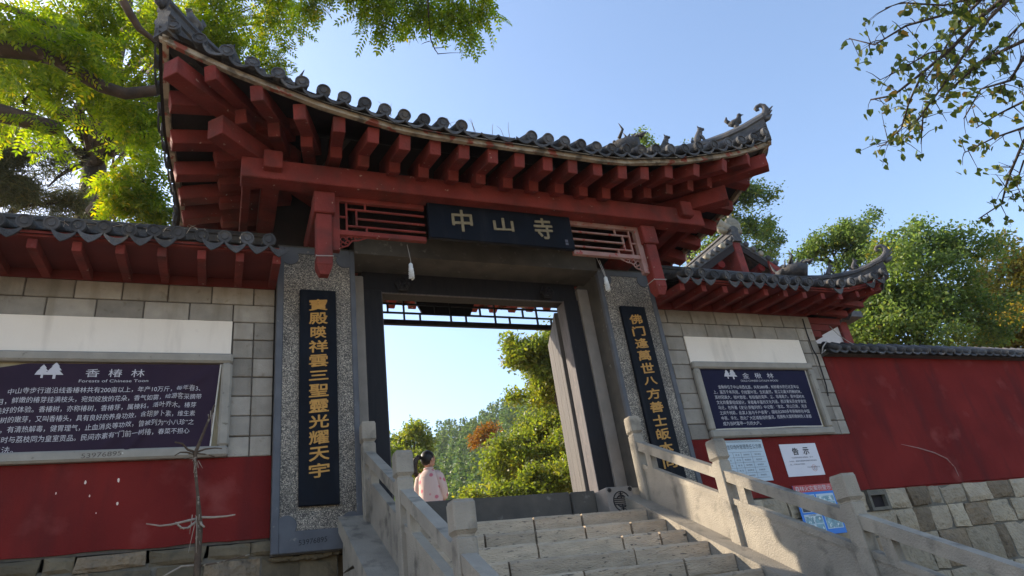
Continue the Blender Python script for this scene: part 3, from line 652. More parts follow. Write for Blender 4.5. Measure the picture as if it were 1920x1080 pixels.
# ------------------------------------------------------------------ plaque, couplets, lamps
pq = root('name_plaque', (0, -.76, 3.16), 'dark blue name plaque with three gold characters above the gate door', 'plaque')
MB().cbox(-.985, .985, -.80, -.735, 3.165, 3.70, .01).build('board', board_m, pq)
for ch, x in zip('中山寺', (-.55, .0, .56)):
    bold_mb(ch, lambda u, v, d, x=x: (x+u, -.8015-d, 3.44+v), .31 if ch != '山' else .19, .26 if ch != '山' else .27, .06, .008, .005).build('character', old_gold, pq)
sq = MB()
for dz in (0, .045): sq.prism([(-.02, -.018), (.02, -.018), (.02, .018), (-.02, .018)], 0, .002, lambda u, v, d, dz=dz: (.87+u, -.8012-d, 3.24+dz+v))
sq.build('seal_mark', grey_ink, pq)
for sg, s_, nm, lb in ((-1, COUP_L, 'couplet_board', 'tall navy couplet board with gold characters on the left gate pier'), (1, COUP_R, 'couplet_board', 'tall black couplet board with gold characters on the right gate pier')):
    xc = sg*2.19; cb = root(nm, (xc, -.02, .27), lb, 'couplet')
    MB().cbox(xc-.207, xc+.207, -.055, -.005, .268, 2.768, .008).build('board', board_m, cb)
    for i, ch in enumerate(s_):
        z = 2.565-i*.1765 if sg < 0 else 2.555-i*.185
        bold_mb(ch, lambda u, v, d, z=z: (xc+u, -.0565-d, z+v), .142 if ch not in '三八' else .105, .205 if ch not in '暎' else .17, .09, .006, .0032).build('character', gold, cb)
for sg, x in ((-1, -1.19), (1, 1.475)):
    lb = 'white spiral bulb hanging on a thin cord under the %s lattice' % ('left red' if sg < 0 else 'right faded')
    lp = root('pendant_bulb', (x, -.6, 2.68), lb, 'bulb', 'bulbs hanging in front of the gate')
    MB().tube([(x-.02, -.58, 3.17), (x-.008, -.6, 3.03), (x+.004, -.602, 2.93), (x, -.6, 2.885)], .004, 6).build('cord', cord_m, lp)
    if sg > 0: MB().tube([(x-.07, -.6, 3.19), (x-.04, -.6, 3.08), (x-.004, -.6, 2.9)], .0035, 6).build('cord', cord_m, lp)
    MB().lathe([(.012, 2.90), (.025, 2.885), (.026, 2.83), (.03, 2.825), (.03, 2.80), (.018, 2.795)], 12, Matrix.Translation((x, -.6, 0))).build('socket', bulb_m, lp, smooth=True)
    sp_ = MB()
    for ph in (0, math.pi): sp_.tube([(x+.026*math.cos(a+ph), -.6+.026*math.sin(a+ph), 2.795-.105*a/14) for a in [i*.5 for i in range(29)]], .0095, 6)
    sp_.build('spiral_tube', bulb_m, lp, smooth=True)

# ------------------------------------------------------------------ stairs and balustrades
NY, NZ, TR, RI = -.4527, -.0845, .3334, .1698
SL = RI/TR
nose = lambda y: NZ+SL*(y-NY)
st = root('stone_stairs', (0, NY-TR*16, ZG), 'worn pale stone steps climbing to the gate threshold', 'stairs')
sr = random.Random(5)
def step_stone(x0, x1, y0, y1, z0, z1):
    nx = max(3, int((x1-x0)/.09)); mb = MB(); rows = [(y0+.012, z0), (y0, z0+.02), (y0, (z0+z1)/2), (y0, z1-.022), (y0+.016, z1), (y1, z1)]
    for i in range(nx+1):
        x = x0+(x1-x0)*i/nx; e = .006 if i in (0, nx) else 0
        for j, (y, z) in enumerate(rows):
            nn = mnoise.noise(Vector((x*3.1, z*9, y*2)))+.5*mnoise.noise(Vector((x*9, z*21, 3)))
            mb.v.append((x, y+e+nn*.009*(j < 5), z+(nn*.007 if j in (3, 4) else 0)))
    n = len(rows)
    for i in range(nx):
        for j in range(n-1): mb.f.append((i*n+j, (i+1)*n+j, (i+1)*n+j+1, i*n+j+1))
    for i, fl in ((0, 1), (nx, 0)): q = [i*n+j for j in range(n)]; mb.v.append((x0 if i == 0 else x1, y1, z0)); q.append(len(mb.v)-1); mb.f.append(tuple(q))
    mb.build('step_stone', step_c, st)
cuts = {0: [-.95, .0, .58], 1: [-.7, -.15, .42, .98], 2: [-.3, .65, 1.1], 3: [-.75, .55], 4: [-.2, .85], 5: [-.9, .15, .7]}
for k in range(17):
    y, z = NY-TR*k, NZ-RI*k
    cs = cuts.get(k) or sorted(sr.uniform(-1.1, 1.1) for _ in range(3)); cs = [-1.43]+cs+[1.43]
    for a, b in zip(cs, cs[1:]):
        if b-a > .1: step_stone(a+.011, b-.011, y+sr.uniform(-.01, .008), y+TR+.05 if k else .3, z-RI+.004, z+sr.uniform(-.006, .004))
MB().hexa([(-1.43, NY-TR*16+.05, ZG), (1.43, NY-TR*16+.05, ZG), (1.43, .3, ZG), (-1.43, .3, ZG), (-1.43, NY-TR*16+.05, ZG+.1), (1.43, NY-TR*16+.05, ZG+.1), (1.43, .3, nose(.1)-.22), (-1.43, .3, nose(.1)-.22)]).build('stair_core', joint, st)
for sg in (-1, 1):
    X = lambda a: sg*a
    bl = root('stair_balustrade', (sg*1.7, -3, ZG), 'grey stone balustrade with square capped posts on the %s of the steps' % ('left' if sg < 0 else 'right, partly sunlit'), 'balustrade', 'balustrades flanking the steps')
    ys = [.02, -1.02, -2.35, -3.75, -5.1, -6.25]
    for a, b in zip(ys, ys[1:]):
        a2, b2 = a-.003, b+.003
        MB().prism([(a2, nose(a2)+.008), (b2, nose(b2)+.008), (b2, nose(b2)-.15), (a2, nose(a2)-.15)], min(X(1.432), X(2.0)), max(X(1.432), X(2.0)), lambda u, v, d: (d, u, v)).build('stringer_slab', rail_c, bl)
    yy = [.02, -.85, -1.8, -2.7, -3.6, -4.5, -5.4]
    for a, b in zip(yy, yy[1:]):
        z0 = ZG
        while z0 < nose(a)-.15:
            z1 = z0+.4; t0, t1 = min(z1, nose(a)-.153), min(z1, nose(b)-.153)
            if t0 > z0+.02: MB().prism([(a-.004, z0+.004), (b+.004, z0+.004), (b+.004, max(z0+.005, t1-.004)), (a-.004, t0-.004)], min(X(1.434), X(1.955)), max(X(1.434), X(1.955)), lambda u, v, d: (d, u, v)).build('plinth_stone', rail_c, bl)
            z0 = z1
    for k in range(5):
        yc, zt = -.16-1.4604*k, 1.091-.719*k; zb = nose(yc)-.06; xc = X(1.69)
        ps = MB().cbox(xc-.07, xc+.07, yc-.07, yc+.07, zb, zt-.235, .008).build('post', rail_c, bl)
        cp = MB().cbox(xc-.058, xc+.058, yc-.058, yc+.058, zt-.236, zt-.195, .004)
        z0, z1 = zt-.20, zt; a, b = .077, .07
        cp.hexa([(xc-.058, yc-.058, z0-.02), (xc+.058, yc-.058, z0-.02), (xc+.058, yc+.058, z0-.02), (xc-.058, yc+.058, z0-.02)]+[(xc+i*a, yc+j*a, z0+.004) for i, j in ((-1, -1), (1, -1), (1, 1), (-1, 1))])
        cp.cbox(xc-a, xc+a, yc-a, yc+a, z0, z1-.012, .009)
        cp.hexa([(xc+i*(a-.008), yc+j*(a-.008), z1-.014) for i, j in ((-1, -1), (1, -1), (1, 1), (-1, 1))]+[(xc+i*.067, yc+j*.067, z1) for i, j in ((-1, -1), (1, -1), (1, 1), (-1, 1))])
        cp.build('post_cap', rail_c, ps)
        if k == 4: break
        ya, yb = yc-.068, yc-1.4604+.068; zz = lambda y, z0: z0-.719*k+(.719/1.4604)*(y+.16+1.4604*k)
        pr = lambda z0, z1, w_, nm, ya=ya, yb=yb: MB().prism([(ya, zz(ya, z0)), (yb, zz(yb, z0)), (yb, zz(yb, z1)), (ya, zz(ya, z1))], xc-w_/2, xc+w_/2, lambda u, v, d: (d, u, v))
        rp = pr(.675, .79, .105, 'r'); rp.build('handrail', rail_c, bl)
        pn = pr(-.01, .452, .055, 'p').build('panel', rail_c, bl)
        pr(.45, .512, .08, 'p').build('panel_coping', rail_c, pn)
        for q in (ya-.22,): MB().hexa([(xc-.04, q, zz(q, .51)), (xc+.04, q, zz(q, .51)), (xc+.04, q+.1, zz(q+.1, .51)), (xc-.04, q+.1, zz(q+.1, .51)), (xc-.04, q, zz(q, .67)), (xc+.04, q, zz(q, .67)), (xc+.04, q+.1, zz(q+.1, .67)), (xc-.04, q+.1, zz(q+.1, .67))]).build('spacer', rail_c, pn)

# ------------------------------------------------------------------ wing walls beside the gate
WT, WB, FB = 2.415, 1.99, .85
def ragged(name, x0, x1, z0, z1, y, m_, par, amp=.02, side=1, n=40):     # plaster sheet whose lower and upper edges waver
    mb = MB()
    for i in range(n+1):
        x = x0+(x1-x0)*i/n; w0 = amp*mnoise.noise(Vector((x*2.3, 5, 0)))+amp*.6*mnoise.noise(Vector((x*9, 5, 0))); w1 = .4*amp*mnoise.noise(Vector((x*7, 9, 0)))
        for z in (z0+w0, z1+w1):
            mb.v.append((x, y, z)); mb.v.append((x, y+.02, z))
    for i in range(n): k = i*4; mb.f += [(k, k+4, k+6, k+2), (k+1, k+3, k+7, k+5), (k, k+1, k+5, k+4), (k+2, k+6, k+7, k+3)]
    mb.f += [(0, 2, 3, 1), (n*4, n*4+1, n*4+3, n*4+2)]
    return mb.build(name, m_, par)
def wing(sg):
    X = lambda a: sg*a
    side = 'left' if sg < 0 else 'right'
    wl = root('wing_wall', (X(4.2), .35, -.1), 'block and red plaster wall with tiled roof on the %s of the gate' % side, 'wall', 'walls flanking the gate')
    MB().box(min(X(2.66), X(5.735)), max(X(2.66), X(5.735)), .168, .52, -.12, 2.97).build('wall_core', joint, wl)
    rows = 9; rh = (2.85-FB)/rows
    rb = random.Random(3)
    for r_ in range(rows):
        z0, z1 = FB+r_*rh+.005, FB+(r_+1)*rh-.005
        if r_ >= 7:   # full courses above the white strip
            xs = [2.656]+[2.656+(.24 if r_ == 8 else .45)+i*.45 for i in range(7)]; xs = [x for x in xs if x < 5.5]+[5.745]
            if r_ == 7: xs = [2.656]+[3.11+i*.455 for i in range(6) if 3.11+i*.455 < 5.5]+[5.745]
        else: xs = None
        spans = list(zip(xs, xs[1:])) if xs else (([(2.656, 2.88), (2.88, 3.10)] if sg < 0 or r_ % 2 == 0 else [(2.656, 3.10)]) if sg < 0 or r_ % 2 else [(2.656, 2.78), (2.78, 3.10)])+[(5.375, 5.56), (5.56, 5.745)]
        for a, b in spans: piece('brick', X(a+.006), X(b-.006), .150+rb.uniform(-.006, .003), .182, z0+rb.uniform(-.002, .003), z1+rb.uniform(-.003, .002), brick, wl, .007)
    ragged('plaster_strip', min(X(3.112), X(5.36)), max(X(3.112), X(5.36)), WB-.01, WT-.006, .146, plaster, wl, .006)
    ragged('red_plaster', min(X(2.654), X(5.745)), max(X(2.654), X(5.745)), .02, FB, .148, red_wall, wl, .016)
    # raised cement frame of the notice recess
    fx0, fx1 = 3.085, 5.378
    prof = lambda p, q: MB().tube([p, q], .062, 10, True, .75)
    frm = link('notice_frame', None, None, wl, (X(4.2), .13, FB))
    for z in (FB+.055, WB-.055): MB().cbox(X(fx0), X(fx1), .07, .16, z-.055, z+.055, .022).build('frame_bar', frame_c, frm)
    for x in (fx0+.055, fx1-.055): MB().cbox(X(x)-.055, X(x)+.055, .072, .16, FB+.11, WB-.11, .022).build('frame_bar', frame_c, frm)
    MB().box(min(X(3.18), X(5.28)), max(X(3.18), X(5.28)), .150, .166, FB+.1, WB-.1).build('recess_back', tan_back, frm)
    # eaves
    lt2 = ([0, .25, .5, .8, 1.2], [.30, .2, .11, .04, 0]); bt2 = ([0, .4, .9], [.08, .06, 0])
    WR = Roof(2.68, 6.72, .33, 1.0, 2.955, .50, False, True, lt2, bt2, sg)
    rf = link('roof', None, None, wl, (X(4.2), .33, 2.95))
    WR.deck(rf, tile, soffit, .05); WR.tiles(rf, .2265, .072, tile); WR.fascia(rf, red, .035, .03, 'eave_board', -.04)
    for fy in (lambda y: y, lambda y: .66-y):
        for k in range(11):
            x = 2.70+.378*k; lf = tab(6.72-x, *lt2)
            if x > 6.55: continue
            MB().bar((X(x+.02*(k > 8)), fy(-.60), 2.83+lf), (X(x-.1*(k > 8)), fy(.14), 2.905+lf*.4), .085, .105, c=.005).build('rafter', red, rf)
        # boarded soffit
        sb = MB(); n = 24
        for i in range(n+1):
            x = 2.685+(6.70-2.685)*i/n; lf = tab(6.72-x, *lt2); sb.v += [(X(x), fy(-.615-tab(6.72-x, *bt2)), 2.888+lf), (X(x), fy(.16), 2.965+lf*.3), (X(x), fy(-.615), 2.905+lf), (X(x), fy(.16), 2.985+lf*.3)]
        for i in range(n): k = i*4; sb.f += [(k, k+1, k+5, k+4), (k+2, k+6, k+7, k+3)]
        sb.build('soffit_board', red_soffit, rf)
    MB().bar((X(6.66), -.62, 3.05), (X(5.7), .3, 2.98), .13, .15).build('corner_beam', red, rf)
    MB().bar((X(6.66), 1.28, 3.05), (X(5.7), .36, 2.98), .13, .15).build('corner_beam', red, rf)
    for y in (-.25, .1, .45, .8): MB().bar((X(6.58), y, 2.90), (X(5.6), y, 2.95), .085, .105, c=.005).build('rafter', red, rf)
    br = MB()
    for i, (a, b, c_) in enumerate(((5.74, 6.5, 2.86), (5.742, 6.2, 2.74), (5.744, 5.98, 2.62))): br.box(min(X(a), X(b)), max(X(a), X(b)), .2+i*.003, .46-i*.003, c_-.11, c_)
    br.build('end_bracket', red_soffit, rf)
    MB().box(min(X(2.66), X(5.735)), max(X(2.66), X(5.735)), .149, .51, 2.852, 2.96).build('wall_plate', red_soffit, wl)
    ridge_sweep(rf, [(X(2.70+i*.4), .33, 3.43) for i in range(8)]+[(X(5.78), .33, 3.43)], .17, .29, tile, 'main_ridge')
    for ey, sy in (('F', -1), ('B', 1)):
        pth = WR.hip_path('R', ey, 1.0, 8); dv = Vector((sg, sy, 0)).normalized(); hr = ridge_sweep(rf, pth, .15, .30, tile)
        swirl(hr, pth[-1]+Vector((0, 0, .24)), dv, .62, tile)
        dragon_head(hr, pth[1]+Vector((0, 0, .25)), -dv, 1.15, tile); lion(hr, pth[4]+Vector((0, 0, .29)), dv, .75, tile); lion(hr, pth[6]+Vector((0, 0, .29)), dv, .72, tile)
    return wl
wlL = wing(-1); wlR = wing(1)
for px, py, r_ in ((160, 905, 5), (222, 901, 5), (220, 944, 5), (168, 930, 3), (180, 962, 2), (105, 925, 3)):
    p = un(px, py, 'y', .147); mb = MB(); po = [(r_*.0024*math.cos(i*.9)*random.uniform(.6, 1.1), r_*.0045*math.sin(i*.9)*random.uniform(.6, 1.1)) for i in range(7)]
    mb.prism(po, 0, .004, lambda u, v, d: (p.x+u, .1475-d, p.z+v)); mb.build('plaster_chip', plaster, wlL)
text_mb('53976895', lambda u, v, d: (-4.22+u, .069, FB+.055+v), h=.045, width=.34, shear=.05).build('scratched_number', joint, wlL)

# ------------------------------------------------------------------ lower red walls running on, with tiled coping
def red_run(sg, x0, x1, lab):
    X = lambda a: sg*a
    rw = root('boundary_wall', (X((x0+x1)/2), .3, -.1), lab, 'wall')
    MB().box(min(X(x0), X(x1)), max(X(x0), X(x1)), .170, .5, -.12, 2.14).build('wall_core', red_wall, rw)
    ragged('red_plaster', min(X(x0), X(x1)), max(X(x0), X(x1)), .02, 2.14, .149, red_wall, rw, .016, n=80)
    cp = link('coping', None, None, rw, (X(x0), .33, 2.14))
    MB().hexa([(X(x0), .02, 2.13), (X(x1), .02, 2.13), (X(x1), .66, 2.13), (X(x0), .66, 2.13), (X(x0), .28, 2.36), (X(x1), .28, 2.36), (X(x1), .38, 2.36), (X(x0), .38, 2.36)]).build('coping_bed', old_c, cp)
    pan = MB(); n = 6
    for i in range(n+1):
        a = -1+2*i/n
        for (yy, zz, rr) in ((0, 0, 1), (.26, .19, .86)): pan.v.append((a*.105*rr, yy, zz-.045*(1-a*a)+.05)); pan.v.append((a*.105*rr, yy, zz-.045*(1-a*a)+.072))
    for i in range(n): k = i*4; pan.f += [(k, k+2, k+6, k+4), (k+1, k+5, k+7, k+3), (k, k+4, k+5, k+1), (k+2, k+3, k+7, k+6)]
    pm = pan.mesh('coping_tile', True); cm = MB().tube([(0, -.01, .085), (0, .27, .275)], [.055, .048], 8).mesh('coping_cover_tile', True)
    i = 0; x = x0+.1
    while x < x1:
        link('coping_tile', pm, tile, cp, (X(x), -.035+random.uniform(-.012, .01), 2.12+random.uniform(-.008, .008)), (0, 0, random.uniform(-.04, .04)))
        link('coping_cover_tile', cm, tile, cp, (X(x+.105), -.03+random.uniform(-.01, .01), 2.115), (0, 0, random.uniform(-.05, .05))); x += .21
    rp = [(X(x0+(x1-x0)*j/12), .33, 2.36+.012*math.sin(j*2.1)) for j in range(13)]
    MB().tube(rp, .075, 10).build('coping_ridge', old_c, cp, smooth=True)
    return rw
rwR = red_run(1, 5.75, 15.5, 'long red plaster wall with grey tile coping running right from the gate wing')
rwL = red_run(-1, 5.75, 12.0, 'red plaster wall with tile coping beyond the left gate wing')
sc = MB(); pts = [un(u, v, 'y', .146) for u, v in ((1690, 833), (1722, 840), (1752, 849), (1775, 860), (1790, 876), (1798, 893))]
sc.tube(pts, [.004, .009, .011, .010, .008, .004], 6); sc.build('plaster_scar', pale_paint, rwR)

# ------------------------------------------------------------------ rubble stone base
def stone_base(sg, x0, x1, m_, lab, zr, hole=None):
    X = lambda a: sg*a; rr = random.Random(21+sg)
    sb = root('retaining_wall', (X((x0+x1)/2), .3, ZG), lab, 'wall')
    MB().box(min(X(x0), X(x1)), max(X(x0), X(x1)), .168, .5, ZG, -.005).build('base_core', stone_j, sb)
    for zi, (za, zb) in enumerate(zip(zr, zr[1:])):
        x = x0
        while x < x1:
            w_ = rr.uniform(.24, .62)*(1.15 if za-zb > .45 else 1); xe = min(x+w_, x1)
            skip = hole and zi == 0 and xe > hole[0] and x < hole[1]
            if skip:
                if x < hole[0]-.02: xe = hole[0]
                else: x = hole[1]; continue
            g = .012; n = 4; mb = MB(); jx = [rr.uniform(-.02, .02) for _ in range(4)]; jz = [rr.uniform(-.016, .016) for _ in range(4)]; dp = rr.uniform(-.02, .025); sd_ = rr.uniform(0, 50)
            c4 = [(x+g+jx[0], zb+g+jz[0]), (xe-g+jx[1], zb+g+jz[1]), (xe-g+jx[2], za-g*.7+min(0, jz[2])), (x+g+jx[3], za-g*.7+min(0, jz[3]))]
            for j in range(n+1):
                for i in range(n+1):
                    s_, t = i/n, j/n; a = [c4[0][k]*(1-s_)*(1-t)+c4[1][k]*s_*(1-t)+c4[2][k]*s_*t+c4[3][k]*(1-s_)*t for k in (0, 1)]
                    ed = i in (0, n) or j in (0, n); nn = mnoise.noise(Vector((a[0]*4, a[1]*4, sd_)))+.5*mnoise.noise(Vector((a[0]*11, a[1]*11, sd_)))
                    wob = .012*mnoise.noise(Vector((a[0]*9, a[1]*9, 3)))*ed
                    mb.v.append((X(a[0]+wob), .118+dp*.8+.03*nn+(.028 if ed else 0), a[1]+wob))
            for j in range(n):
                for i in range(n): k = j*(n+1)+i; mb.f.append((k, k+1, k+n+2, k+n+1))
            rim = [i for i in range(n+1)]+[(j+1)*(n+1)-1 for j in range(1, n+1)]+[n*(n+1)+i for i in range(n-1, -1, -1)]+[j*(n+1) for j in range(n-1, 0, -1)]
            b0 = len(mb.v); mb.v += [(mb.v[i][0], .19, mb.v[i][2]) for i in rim]; L_ = len(rim)
            mb.f += [(rim[i], rim[(i+1) % L_], b0+(i+1) % L_, b0+i) for i in range(L_)]
            mb.build('stone', rr.choice(m_), sb); x = xe
    return sb
sbL = stone_base(-1, 1.98, 9.5, (stone_l, stone_l, stone_b), 'mossy rubble stone base under the left wall', [.0, -.16, -.5, -.92, -1.35, -1.8, -2.3, ZG])
sbR = stone_base(1, 1.98, 15.5, (stone_a, stone_c, stone_a, stone_c, stone_a, stone_c, stone_b), 'pale rubble stone base under the right red wall', [.01, -.29, -.64, -1.17, -1.55, -1.95, -2.35, ZG], (5.60, 5.98))
hb = MB(); hx0, hx1, hz0, hz1 = 5.645, 5.93, -.245, -.075
hb.box(5.6, hx0, .10, .2, -.29, 0); hb.box(hx1, 5.98, .10, .2, -.29, 0); hb.box(hx0, hx1, .102, .2, -.29, hz0); hb.box(hx0, hx1, .102, .2, hz1, 0)
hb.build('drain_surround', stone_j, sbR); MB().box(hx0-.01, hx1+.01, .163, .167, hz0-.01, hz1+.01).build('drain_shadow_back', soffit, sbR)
cav = MB(); rockc = MB()
for k in range(26): rockc.ball((-2.2+random.uniform(-.4, .4), .1, -.2+random.uniform(-.02, .02)), (random.uniform(.03, .08), .04, random.uniform(.015, .03)), 6, 4)
rockc.build('packing_stone', stone_l, sbL)

# ------------------------------------------------------------------ banners and notices
def banner(name, lab, corners, y, clothm, lines, title, sub, body_k, sag, wrinkle, tx, tree_u, line_u0, line_u1, v0, dv, indent, th=.1, tw=.16, nx=110, ny=44, last=None):
    A, B, Cc, D = [Vector((p[0], 0, p[1])) for p in corners]   # TL TR BR BL in (x,z)
    def S(u, v, d=0):   # u 0..1 left-right, v 0..1 top-down
        p = A.lerp(B, u).lerp(D.lerp(Cc, u), v); p.z += sag(u, v); return Vector((p.x, y-wrinkle(u, v)-d, p.z))
    rt_ = root(name, tuple(S(.5, 1)), lab, 'banner'); mb = MB()
    for i in range(nx+1):
        for j in range(ny+1): mb.v.append(tuple(S(i/nx, j/ny)))
    for i in range(nx):
        for j in range(ny): k = i*(ny+1)+j; mb.f.append((k, k+1, k+ny+2, k+ny+1))
    mb.build('cloth', clothm, rt_, smooth=True)
    ed = MB(); ed.tube([S(i/40, 1.0, .003) for i in range(41)], .011, 6); ed.build('hem', cloth_edge, rt_)
    ed = MB(); ed.tube([S(1, i/20, .003) for i in range(21)], .008, 6); ed.build('hem', cloth_edge, rt_)
    W_ = (B-A).length; H_ = (A-D).length
    def T(u0, v0): return lambda u, v, d: tuple(S(u0+u/W_, v0-v/H_, .004))
    for i, ch in enumerate(title): text_mb(ch, T(tx+i*tw/W_, .11), h=th, width=th*1.4).build('character', white_p, rt_)
    text_mb(sub, T(tx+tw/W_, .185 if th > .09 else .2), h=.03, width=tw*3.05).build('subtitle', white_p, rt_)
    for k, (tu, hh) in enumerate(((tree_u, .11), (tree_u+.052*2/W_, .135))):
        t = MB(); f2 = T(tu, .13); po = [(-.012, -.04), (.012, -.04), (.012, 0), (.075, 0), (.035, .045), (.055, .045), (.025, .085), (.035, .085), (0, .13), (-.035, .085), (-.025, .085), (-.055, .045), (-.035, .045), (-.075, 0), (-.012, 0)]
        q = [(a*hh/.13, b*hh/.13) for a, b in po]; n_ = len(q); t.add([f2(a, b, 0) for a, b in q], [(0, 1, 2, 14), (3, 4, 13, 2), (13, 14, 2), (4, 5, 6, 11), (12, 13, 4, 11), (6, 7, 8, 9, 10), (6, 10, 11)]); t.build('tree_symbol', white_p, rt_)
    full = len(lines[1])
    for i, s_ in enumerate(lines):
        u0, u1 = line_u0[i], line_u1[i]
        text_mb(s_, T((u0+u1)/2, v0+dv*i), width=(u1-u0)*W_, h=body_k).build('text_line', white_p, rt_)
    return rt_
sagL = lambda u, v: -.035*math.sin(math.pi*min(1, u*1.05))*v**2*(1-u) - .03*v*v*(1 if u < .45 else max(0, 1-(u-.45)/.3)) + .04*v*max(0, (u-.5))*(1-u)*2 - (.05*(1-v)*max(0, .12-u)/.12)
wrL = lambda u, v: .012+.014*math.sin(9*(u*.9+v*.75)-2)*max(0, u-.45)*2*v + .055*math.exp(-((u-.45-.55*(1-v))/.035)**2)*min(1, v*2)*min(1, max(0, u-.4)*3) + .04*math.exp(-((u-.6-.4*(1-v)*.9)/.025)**2)*min(1, v*2) - .006*math.sin(23*u+7*v)*.35
wrR = lambda u, v: .012+.003*math.sin(9*u+3*v)
bnL = banner('banner', 'creased purple cloth banner titled with two tree symbols on the left wall', [(-5.22, 1.862), (-3.205, 1.868), (-3.26, .95), (-5.22, .915)], .128, banner_m, BL, '香椿林', 'Forests of Chinese Toon', .062, sagL, wrL, .405, .19,
             [.065, .03, .03, .03, .035, .05, .05], [.915, .925, .905, .905, .905, .89, .135], .30, .0985, 0, .088, .205)
bnR = banner('banner', 'flat navy cloth banner with white text in the right wall frame', [(3.155, 1.885), (5.24, 1.885), (5.21, .985), (3.20, .975)], .138, banner_b, BR, '金楸林', 'GOLD CHINESE CATALPA WOOD', .058, lambda u, v: .004*math.sin(11*u)*v, wrR, .42, .255,
             [.14, .085, .085, .085, .085, .085, .085, .085], [.885, .895, .91, .91, .905, .915, .92, .42], .31, .086, 0, .088, .235)
for (u, v), nm in zip(((1305, 692), (1502, 697)), ('l', 'r')): pass
def sheet(name, lab, cat, x0, x1, z0, z1, m_, y=.142):
    r_ = root(name, ((x0+x1)/2, y, z0), lab, cat); MB().cbox(x0, x1, y-.004, y+.003, z0, z1, .001).build('sheet', m_, r_); return r_
PY = .1375
A_ = sheet('notice', 'pale blue paper notice with a ruled table beside the balustrade post', 'notice', 3.17, 3.975, .24, .82, paper_b)
text_mb(NB[0], lambda u, v, d: (3.575+u, PY-.001, .725+v), h=.068, width=.72).build('heading', ink, A_)
g = MB()
for i in range(6): g.box(3.22, 3.93, PY-.0012, PY-.0004, .65-.072*i-.0015, .65-.072*i+.0015)
for x in (3.40, 3.54, 3.72): g.box(x-.0015, x+.0015, PY-.0014, PY-.0006, .29, .65)
g.box(3.2, 3.95, PY-.0014, PY-.0006, .79, .794); g.build('table_rules', grey_ink, A_)
for i in range(5):
    for j, x in enumerate((3.31, 3.47, 3.63, 3.83)): text_mb(NB[1+j] if i == 0 else NB[3 if j > 1 else 2], lambda u, v, d: (x+u, PY-.001, .613-.072*i+v), h=.024, width=.07 if j < 2 else .11).build('table_entry', grey_ink, A_)
zz_ = MB(); zz_.tube([(3.2+i*.03, PY, .803+.006*(i % 2)) for i in range(25)], .002, 4); zz_.build('border_line', grey_ink, A_)
B_ = sheet('notice', 'white paper notice with two bold black characters and a red stamp', 'notice', 4.265, 4.955, .27, .735, paper_w)
for ch, x in (('告', 4.53), ('示', 4.73)): bold_mb(ch, lambda u, v, d: (x+u, PY-.001-d, .625+v), .1, .11, 0, 0, .003).build('character', ink, B_)
for i, (s_, x0, x1) in enumerate(((ND[0], 4.42, 4.83), (ND[1], 4.36, 4.88), (ND[2], 4.36, 4.64), (ND[3], 4.66, 4.90), (ND[4], 4.75, 4.83))): text_mb(s_, lambda u, v, d: ((x0+x1)/2+u, PY-.001, (.535, .485, .44, .39, .355)[i]+v), h=.022, width=x1-x0).build('text_line', grey_ink, B_)
t = MB(); t.tube([(4.79+.045*math.cos(a), PY, .375+.045*math.sin(a)) for a in [i*.35 for i in range(19)]], .0025, 4); t.tube([(4.79, PY, .4), (4.8, PY, .38), (4.78, PY, .365)], .004, 4); t.build('stamp', stamp, B_)
C_ = sheet('poster', 'blue and red fire warning poster with printed photographs behind the right handrail', 'poster', 4.21, 4.93, -.54, .135, poster_blue, .078)
py = .0735
MB().box(4.21, 4.93, py-.002, py, .035, .135).build('red_header', poster_red, C_)
text_mb('森林火灾案例警示', lambda u, v, d: (4.57+u, py-.003, .085+v), h=.07, width=.66).build('heading', white_p, C_)
for (x0, x1, z0, z1, m_) in ((4.25, 4.55, -.235, -.0, paper_b), (4.58, 4.90, -.235, -.0, paper_b), (4.25, 4.57, -.49, -.26, paper_b), (4.61, 4.90, -.47, -.26, paper_b)): MB().box(x0, x1, py-.0015, py, z0, z1).build('photo_mount', m_, C_)
for (x0, x1, z0, z1, m_) in ((4.26, 4.395, -.115, -.01, photo_d), (4.41, 4.54, -.115, -.01, photo_m), (4.26, 4.395, -.228, -.125, photo_d), (4.41, 4.54, -.228, -.125, photo_d), (4.59, 4.89, -.1, -.03, photo_m), (4.59, 4.89, -.228, -.11, photo_m),
                             (4.26, 4.405, -.385, -.29, photo_m), (4.42, 4.56, -.385, -.29, photo_m), (4.26, 4.405, -.485, -.395, photo_m), (4.42, 4.56, -.485, -.395, photo_m), (4.62, 4.89, -.46, -.285, photo_m)): MB().box(x0, x1, py-.003, py-.001, z0, z1).build('photo', m_, C_)
text_mb('火灾典型案例', lambda u, v, d: (4.4+u, py-.003, -.273+v), h=.02, width=.14).build('caption', ink, C_)
MB().prism([(-.03, -.02), (.03, -.02), (.012, .02), (.02, .05), (-.01, .025)], 0, .002, lambda u, v, d: (4.59+u, py-.004-d, -.26+v)).build('flame_symbol', orange_ink, C_)

